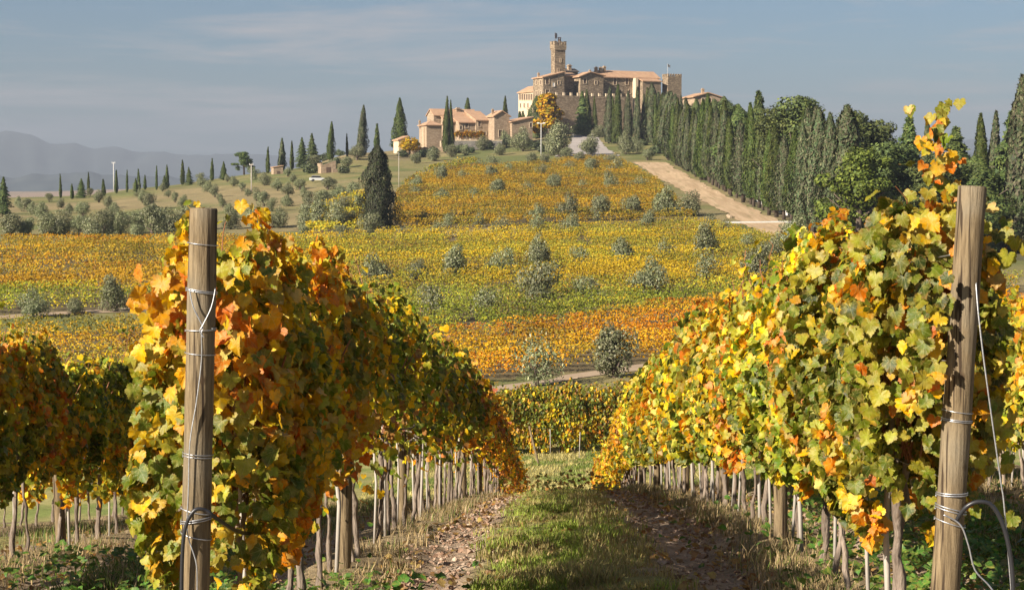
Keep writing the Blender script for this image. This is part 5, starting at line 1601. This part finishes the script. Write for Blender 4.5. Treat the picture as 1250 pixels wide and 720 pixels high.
# ---------- farmhouse
fm = Building('farmhouse', (560, 170), 605, 24, 'rambling stone farmhouse with stepped terracotta roofs left of the castle', 'farmhouse')
def fblock(pxa, pxb, y0, depth, py_eave, kind, rise_px, mat='farm', pb=-4.0, mat_roof='tiles', e=.5):
    x0, x1 = fm.lx(pxa, y0), fm.lx(pxb, y0)
    z1 = fm.z(py_eave, (x0 + x1) / 2, y0); r = rise_px / 3.8
    W = (x0, x1, y0, y0 + depth)
    if kind == 'gx':
        xm = (x0 + x1) / 2; fm.wall(*W, pb, z1, z1, mat, z1 + r, xm); rf = fm.roof_x(*W, z1, z1, z1 + r, xm, e=e, mat=mat_roof)
    elif kind == 'gy':
        fm.wall(*W, pb, z1, z1, mat); rf = fm.roof_y(*W, z1, z1, z1 + r, y0 + depth / 2, e=e, mat=mat_roof)
        g = MB().prism([(y0, z1), (y0 + depth, z1), (y0 + depth / 2, z1 + r - .02)], 'x', x0, x1); fm.part('wall', g, mat)
    elif kind == 'my':
        fm.wall(*W, pb, z1, z1, mat); rf = fm.roof_y(*W, z1, z1 + r, e=e, mat=mat_roof)
        g = MB().prism([(y0, z1), (y0 + depth, z1), (y0 + depth, z1 + r - .02)], 'x', x0, x1); fm.part('wall', g, mat)
    elif kind == 'mx':
        fm.wall(*W, pb, z1, z1 + r, mat); rf = fm.roof_x(*W, z1, z1 + r, e=e, mat=mat_roof)
    else:
        fm.wall(*W, pb, z1, z1, mat); rf = fm.hip(*W, z1, z1 + r, e=e, mat=mat_roof)
    return W, rf, z1 + r

W, rf, zt = fblock(521, 539.5, -6, 6.4, 153.5, 'hip', 6.5, pb=-6)                        # left tower-like block
fm.chimney(rf, W[0] - .2, W[3] - 1, zt - 1.4, .5, 1.0)
fm.part('buttress', MB().box(W[0] - .45, W[0] - .002, W[2] + 1.6, W[2] + 2.1, -6, fm.z(155, W[0], W[2])), 'plaster')
W, rf, zt = fblock(530, 582, 9, 6, 141, 'gy', 7)                                         # rear long roof
fm.chimney(rf, fm.lx(559, 11), 11, zt - .3, 1.4, .5)
W, rf, zt = fblock(560.5, 581, 1.5, 7.4, 150, 'my', 9)                                   # middle with lower roof
fm.window('front', 569.7, 153, 1.0, 1.5, W); fm.window('front', 563, 156, .8, 1.2, W)
W, rf, zt = fblock(545, 560, 4.5, 5, 149, 'my', 8)
W, rf, zt = fblock(581.3, 598, .8, 8.5, 147.2, 'my', 11)                                 # right of the seam
fm.window('front', 585.4, 151.5, .9, 1.6, W); fm.window('front', 585.4, 162, .9, 1.1, W); fm.window('front', 592, 163, .8, 1.1, W)
W, rf, zt = fblock(603.5, 622, -4.0, 5.6, 142, 'gx', 6)                                  # gable block
fm.chimney(rf, fm.lx(601.5, -1), -1, zt - .8, .6, 1.1)
fm.window('front', 611, 163, 1.2, 2.2, W)
W, rf, zt = fblock(625, 650, -5.5, 9.8, 149.5, 'mx', 6.0)                                # right annex
for px in (614, 616.5, 619.8, 622.2): fm.window('left', px, 154, .8, 1.5, W)
fm.window('front', 648, 153, .9, 1.4, W)
# low bright wall beside the first block
fm.part('low_wall', MB().box(fm.lx(538, -8), fm.lx(544, -8), -8, -7.5, -4, fm.z(172.5, 0, -8)), 'plaster')
# terrace retaining wall
tw = Building('terrace_wall', (554, 186), 592, 6, 'grey stone retaining wall of the farmhouse terrace', 'wall')
x0, x1 = tw.lx(551), tw.lx(613)
mb = MB(); mb.prism([(x0, -3), (x1, -3), (x1, tw.z(171.8, x1, 0)), (x0, tw.z(172.2, x0, 0))], 'y', 0, .8)
tw.part('masonry', mb, 'grey_stone')
tw.part('coping', MB().box(x0 - .05, x1 + .05, -.08, .88, tw.z(171.8, x0, 0) - .02, tw.z(171.0, x0, 0)), 'plaster')
# shed
sh = Building('farm_shed', (487, 190), 596, 26, 'small stone shed with sloping tile roof at the left of the farmhouse', 'shed')
x0, x1 = sh.lx(487), sh.lx(498); zl = sh.z(171.5, x0, 0)
sh.wall(x0, x1, 0, 4.2, -2, zl, zl + 1.1, 'plaster'); sh.roof_x(x0, x1, 0, 4.2, zl, zl + 1.1, e=.4)
sh.window('front', 493, 181, .8, 1.5, (x0, x1, 0, 4.2))
# low garden wall joining shed and house
gw = Building('garden_wall', (497, 190), 592, 8, 'rough low garden wall between the shed and the farmhouse', 'wall')
x0, x1 = gw.lx(498), gw.lx(547)
mb = MB()
for k in range(10):
    a = x0 + (x1 - x0) * k / 10; b = x0 + (x1 - x0) * (k + 1) / 10
    mb.box(a, b - .01, -.02 * (k % 2), .6 + .02 * (k % 2), -2.5, gw.z(179.5 + (k * 7 % 4) * .5, a, 0))
gw.part('masonry', mb, 'farm')
# pergola on the terrace
pg = Building('pergola', (560, 172), 598, 10, 'arched garden pergola covered in yellow vines on the farmhouse terrace', 'pergola')
px_ = [557, 562, 568, 574, 580, 586, 590]
zt = pg.z(162, 0, 0); zb = pg.z(175, 0, 0)
for p in px_:
    x = pg.lx(p)
    pg.part('pillar', MB().box(x - .22, x + .22, -.2, .2, zb, zt - .5).box(x - .32, x + .32, -.3, .3, zt - .5, zt - .3), 'plaster')
pg.part('beam', MB().box(pg.lx(556), pg.lx(591), -.15, .15, zt - .3, zt - .1), 'shutter')
rng = np.random.default_rng(8)
n = 2600; x = rng.uniform(pg.lx(555), pg.lx(592), n)
P = np.stack([x, rng.normal(0, .5, n), zt - .2 + rng.normal(0, .45, n) - .5 * np.abs(np.sin(x * 1.3))], -1)
c = np.array(YEL)[rng.integers(0, 5, n)] * np.where(rng.random(n) < .4, .5, 1.0)[:, None]
V, pol, C = leaves(P, rng.normal(0, 1, (n, 3)), rng.normal(0, 1, (n, 3)), rng.uniform(.25, .5, n), c, LEAF_LO, rng, None)
link('foliage', mesh_np('foliage', V, [pol], C, [M['field_leaf']]), pg.root)
# brick arch by the drive
ar = Building('brick_arch', (756, 171), 606, 14, 'small round-arched brick shelter at the head of the drive', 'shelter')
x0, x1 = ar.lx(754), ar.lx(766); r = (x1 - x0) / 2; xm = (x0 + x1) / 2; zb = -1
prof = [(xm + r * math.cos(a), ar.z(163, xm, 0) + r * .95 * math.sin(a)) for a in np.linspace(0, math.pi, 13)]
inn = [(xm + r * .78 * math.cos(a), ar.z(163, xm, 0) + r * .75 * math.sin(a)) for a in np.linspace(math.pi, 0, 13)]
prof = [(x1, zb)] + prof + [(x0, zb), (xm - r * .78, zb)] + inn + [(xm + r * .78, zb)]
V = [(p[0], t, p[1]) for t in (0, 5.0) for p in prof]; n = len(prof)
mb = MB(); mb.add(V, [[(i, (i + 1) % n, n + (i + 1) % n, n + i) for i in range(n)]])
m_ = 13
q = [(1 + i, 2 + i, len(prof) - 2 - i - 1, len(prof) - 2 - i) for i in range(m_ - 1)]
mb.add(V, [[(0, 1, n - 2, n - 1)] + [(1 + i, 2 + i, n - 3 - i, n - 2 - i) for i in range(m_ - 1)] + [(m_, m_ + 1, m_ + 2, m_ + 3)]])
ar.part('vault', mb, 'tiles')
ar.part('back_wall', MB().box(xm - r * .8, xm + r * .8, 4.2, 4.6, zb, ar.z(163, xm, 0) + r * .5), 'farm')

# ruin on the left terraces and two tiny huts
def hut(px, base, w, d, h, label, mat='plaster', roof=True, deg=20):
    p = hit(px, base)
    mat = 'farm'
    b = Building('stone_hut', (px, base), p.y, deg, label, 'hut', None)
    if roof: b.wall(0, w, 0, d, -1, h, h * 1.25, mat); b.roof_x(0, w, 0, d, h, h * 1.25, e=.2, t=.18)
    else:
        b.wall(0, w, 0, .5, -1, h * .6, h, mat); b.wall(0, .5, .52, d, -1, h * .8, h * .8, mat); b.wall(w * .7, w * 1.5, -1, -.5, -1, h * .4, h * .25, mat)
    dz = MB().box(w * .35, w * .65, -.06, .02, 0, h * .5); b.part('door', dz, 'shutter')
hut(392, 212, 4, 4, 3.4, 'ruined pale stone hut on the left terraces', roof=False)
hut(334, 213, 2.6, 3, 1.8, 'tiny brick hut at the foot of the ridge cypresses', 'farm')

# white low wall under the avenue
aw = empty('avenue_wall', (47.2, 262, gz(47.2, 262)), 0, 'white low wall with posts running behind the avenue trunks', 'wall')
z0 = gz(47.2, 262); mb, pb = MB(), MB()
for k in range(46):
    a = 252 + k * 4.0; xa = 47.4 - .003 * (a - 250); za, zb = gz(xa, a) - z0, gz(xa, a + 4) - z0
    if k % 7 != 5:
        V = [(xa - 47.2 + dx, a - 262 + (4.0 - .02) * t, (za, zb)[t] + h) for t in (0, 1) for dx, h in ((-.1, .35), (.1, .35), (.1, .95), (-.1, .95))]
        mb.add(V, [[(0, 1, 2, 3), (7, 6, 5, 4), (0, 4, 5, 1), (1, 5, 6, 2), (2, 6, 7, 3), (3, 7, 4, 0)]])
    post = MB().box(-.16, .16, -.16, .16, -.3, 1.1).box(-.2, .2, -.2, .2, 1.1, 1.2)
    o = post.build('post', M['white'], aw); o.location = (xa - 47.2, a - 262, za)
mb.build('rail', M['white'], aw)
# pale concrete drain across the road
a, b = hit(886, 272.5), hit(973, 272.5)
mb = MB(); nn = 12
for k in range(nn):
    xa = a.x + (b.x - a.x) * k / nn; xb = a.x + (b.x - a.x) * (k + 1) / nn
    V = [(xx, a.y + dy, gz(xx, a.y) + hh) for xx in (xa, xb) for dy, hh in ((-.6, .0), (.6, .0), (.6, .3), (-.6, .3))]
    mb.add(V, [[(0, 1, 2, 3), (7, 6, 5, 4), (0, 4, 5, 1), (1, 5, 6, 2), (2, 6, 7, 3), (3, 7, 4, 0)]])
tag(mb.build('drain_kerb', M['concrete'], None), 'pale concrete kerb laid across the dirt road', 'kerb')
# boulders by the road edge and track
for i, (px, b_) in enumerate(((858, 228), (862, 231), (875, 236), (889, 264), (891, 266))):
    p = hit(px, b_); r_ = random.uniform(.28, .5)
    rng = np.random.default_rng(i); V = []; mb = MB()
    P = [(0, 0, -.2), (0, 0, .2 * r_), (.05, 0, .6 * r_), (.05, .02, .85 * r_)]
    mb.tube(P, [r_, r_ * 1.05, r_ * .7, r_ * .2], 7)
    o = mb.build('boulder', M['track'], None, p); tag(o, '%s pale boulder from the left on the far edge of the dirt road' % nth(i), 'boulder', 'boulders by the dirt road')

# poles
def pole(px, top, base, r, label, mat='concrete', arm=0, lamp=False, group=None):
    p = hit(px, base); h = at(px, top, p.y).z - p.z
    o = empty('utility_pole' if not lamp else 'lamp_post', p, 0, label, 'pole' if not lamp else 'lamp post', group)
    MB().tube([(0, 0, -.3), (0, 0, h * .5), (0, 0, h)], [r * 1.2, r, r * .75], 8).build('shaft', M[mat], o, None, True)
    if arm:
        MB().box(-arm, arm, -.07, .07, h - .35, h - .2).build('crossarm', M[mat], o)
        for s in (-1, 1):
            if lamp: MB().box(s * arm - .35, s * arm + .35, -.22, .22, h - .22, h + .02).build('lamp_head', M['white'], o)
            else: MB().tube([(s * arm * .8, 0, h - .2), (s * arm * .8, 0, h + .12)], .06, 6).build('insulator', M['white'], o)
    return o
pole(139, 198, 233, .14, 'white concrete pole on the left ridge among cypresses', arm=.5)
pole(307, 200, 235, .13, 'thin wooden pole on the left slope below the flat-topped pine', 'pale_stake', arm=.5)
pole(660.5, 150, 196, .13, 'slim white lamp post with a T head on the hill below the castle', arm=.8, lamp=True)
pole(487, 186, 233, .07, 'thin weathered pole between the lone cypress and the farm shed', 'pale_stake')
pole(804, 168, 187, .12, 'short white marker post at the head of the dirt road', 'white')

# cars, far off
def car(px, base, deg, paint, label):
    p = hit(px, base)
    o = empty('parked_car', (p.x, p.y, p.z + .12), math.radians(deg), label, 'car', None)
    prof = [(-2.0, .35), (2.0, .35), (2.05, .75), (1.2, .92), (-1.95, .98), (-2.05, .7)]
    MB().prism([(a, b) for a, b in prof], 'y', -.85, .85).build('body', M[paint], o)
    cab = [(-1.7, .97), (1.0, .93), (.4, 1.42), (-1.3, 1.46)]
    MB().prism(cab, 'y', -.74, .74).build('cabin', M['pane'], o)
    MB().prism([(-1.34, 1.461), (.44, 1.421), (.36, 1.49), (-1.25, 1.52)], 'y', -.72, .72).build('roof', M[paint], o)
    for sx in (-1.25, 1.25):
        for sy in (-.83, .83):
            w = MB().tube([(0, -.1, 0), (0, .1, 0)], .32, 12).build('wheel', M['tyre'], o); w.location = (sx, sy, .32)
    return o
car(733.5, 166, 10, 'car_white', 'white car parked at the castle end of the gravel drive')
car(739, 163, 70, 'car_white', 'second pale car parked beyond the white car near three tall cypresses')
car(710, 162, 80, 'car_dark', 'dark car parked under the castle conifers')
car(388, 222.5, 12, 'car_white', 'white car parked on the rough left terraces')

# ------------------------------------------------------------------ far mountains
def range_mesh(name, prof, Y, depth, seed, amp):
    us = np.linspace(prof[0][0], prof[-1][0], 260)
    row = pchip([p[0] for p in prof], [p[1] for p in prof], us)
    X = (us - 625) / F * Y
    H = np.array([at(625, r, Y).z for r in row]) + (fbm(us / 22, us * 0, seed, 4) - .5) * amp
    ts = np.linspace(0, 1, 26)
    V = []
    for t in ts:
        k = math.sin(math.pi / 2 * min(t / .6, 1)) if t <= .6 else max(0, 1 - ((t - .6) / .4) ** 1.2)
        z = -60 + (H + 60) * k + (fbm(us / 14, us * 0 + t * 9, seed + 3, 4) - .5) * amp * 1.8 * math.sin(math.pi * min(t / .6, 1)) * (1 if t < .6 else 0)
        V.append(np.stack([X * (1 + (t - .6) * depth / Y), np.full(len(us), Y + (t - .6) * depth), z], -1))
    V = np.concatenate(V); n = len(us)
    ix = np.arange(n * len(ts)).reshape(len(ts), n)
    q = np.stack([ix[:-1, :-1], ix[:-1, 1:], ix[1:, 1:], ix[1:, :-1]], -1).reshape(-1, 4)
    tag(link(name, mesh_np(name, V, [q], None, [M['mountain']], True)), kind='structure')


range_mesh('mountains', [(-400, 178), (-200, 182), (-60, 172), (15, 161), (38, 166), (65, 176), (92, 175), (112, 182), (142, 180), (170, 187), (200, 186), (240, 190), (285, 187), (330, 191), (400, 196), (500, 200), (620, 200), (800, 196), (950, 186), (1100, 176), (1200, 169), (1250, 171), (1400, 165), (1600, 172)], 11000, 4200, 5, 26)
range_mesh('hills', [(-400, 215), (-100, 215), (0, 216), (60, 213), (120, 212), (180, 216), (250, 214), (330, 217), (450, 220), (620, 220), (800, 216), (1000, 202), (1150, 190), (1250, 186), (1400, 190), (1600, 196)], 6200, 2600, 15, 22)
GMIN = min(GMIN, -60)

# ------------------------------------------------------------------ haze
hz = MB().box(-9500, 9500, -350, 15000, GMIN - 1.5, 430)
hm = bpy.data.materials.new('haze_air'); hm.use_nodes = True
nt = hm.node_tree; nt.nodes.clear()
out = nt.nodes.new('ShaderNodeOutputMaterial'); pv = nt.nodes.new('ShaderNodeVolumePrincipled')
pv.inputs['Density'].default_value = 1.35e-4
pv.inputs['Color'].default_value = (.37, .42, .51, 1)
pv.inputs['Anisotropy'].default_value = .0
nt.links.new(pv.outputs[0], out.inputs['Volume'])
h = hz.build('haze', hm); tag(h, 'pale autumn haze filling the air over the valley', None, None, 'stuff')

# ------------------------------------------------------------------ sky and sun
w = bpy.data.worlds.new('World'); SC.world = w; w.use_nodes = True
nt = w.node_tree; bg = nt.nodes['Background']
sky = nt.nodes.new('ShaderNodeTexSky'); sky.sky_type = 'NISHITA'; sky.sun_disc = False
sky.sun_elevation = SUN_EL; sky.sun_rotation = TOSUN_AZ
sky.air_density = 1.0; sky.dust_density = 1.0; sky.ozone_density = 2.0; sky.altitude = 200
tc = nt.nodes.new('ShaderNodeTexCoord')
mp = nt.nodes.new('ShaderNodeMapping'); mp.inputs['Scale'].default_value = (2.2, 2.2, 26.0)
mp.inputs['Rotation'].default_value = (0, math.radians(-3), 0)
nt.links.new(tc.outputs['Generated'], mp.inputs['Vector'])
cn = nt.nodes.new('ShaderNodeTexNoise'); cn.inputs['Scale'].default_value = 2.6; cn.inputs['Detail'].default_value = 8; cn.inputs['Roughness'].default_value = .62
cn.inputs['Distortion'].default_value = .4
nt.links.new(mp.outputs[0], cn.inputs['Vector'])
cf = ramp(nt, cn.outputs[0], .46, .70)
mul = nt.nodes.new('ShaderNodeMath'); mul.operation = 'MULTIPLY'; mul.inputs[1].default_value = .85; nt.links.new(cf, mul.inputs[0])
tinted = mixc(nt, 1.0, sky.outputs[0], (.44, .575, .72), 'MULTIPLY')
cl = mixc(nt, mul.outputs[0], tinted, (4.7, 4.4, 4.4))
nt.links.new(cl, bg.inputs['Color']); bg.inputs['Strength'].default_value = .05

sun = bpy.data.lights.new('sun', 'SUN'); sun.energy = 5.0; sun.angle = math.radians(.53); sun.color = (1.0, .90, .76)
so = bpy.data.objects.new('sun', sun); COL.objects.link(so)
so.rotation_euler = TOSUN.to_track_quat('Z', 'Y').to_euler(); so.location = (-30, -20, 40)

cam = bpy.data.cameras.new('camera'); co = bpy.data.objects.new('camera', cam); COL.objects.link(co)
cam.sensor_width = 36; cam.lens = F / 1250 * 36; cam.clip_start = .1; cam.clip_end = 40000
co.rotation_euler = (math.pi / 2 - PITCH, 0, 0)
SC.camera = co

SC.view_settings.view_transform = 'Standard'; SC.view_settings.look = 'None'
SC.view_settings.exposure = 1.32; SC.view_settings.gamma = 1; SC.view_settings.use_curve_mapping = False
SC.render.engine = 'CYCLES'
SC.cycles.use_denoising = True
SC.cycles.max_bounces = 6; SC.cycles.diffuse_bounces = 3; SC.cycles.transmission_bounces = 4; SC.cycles.volume_bounces = 0; SC.cycles.transparent_max_bounces = 4
SC.cycles.sample_clamp_indirect = 4
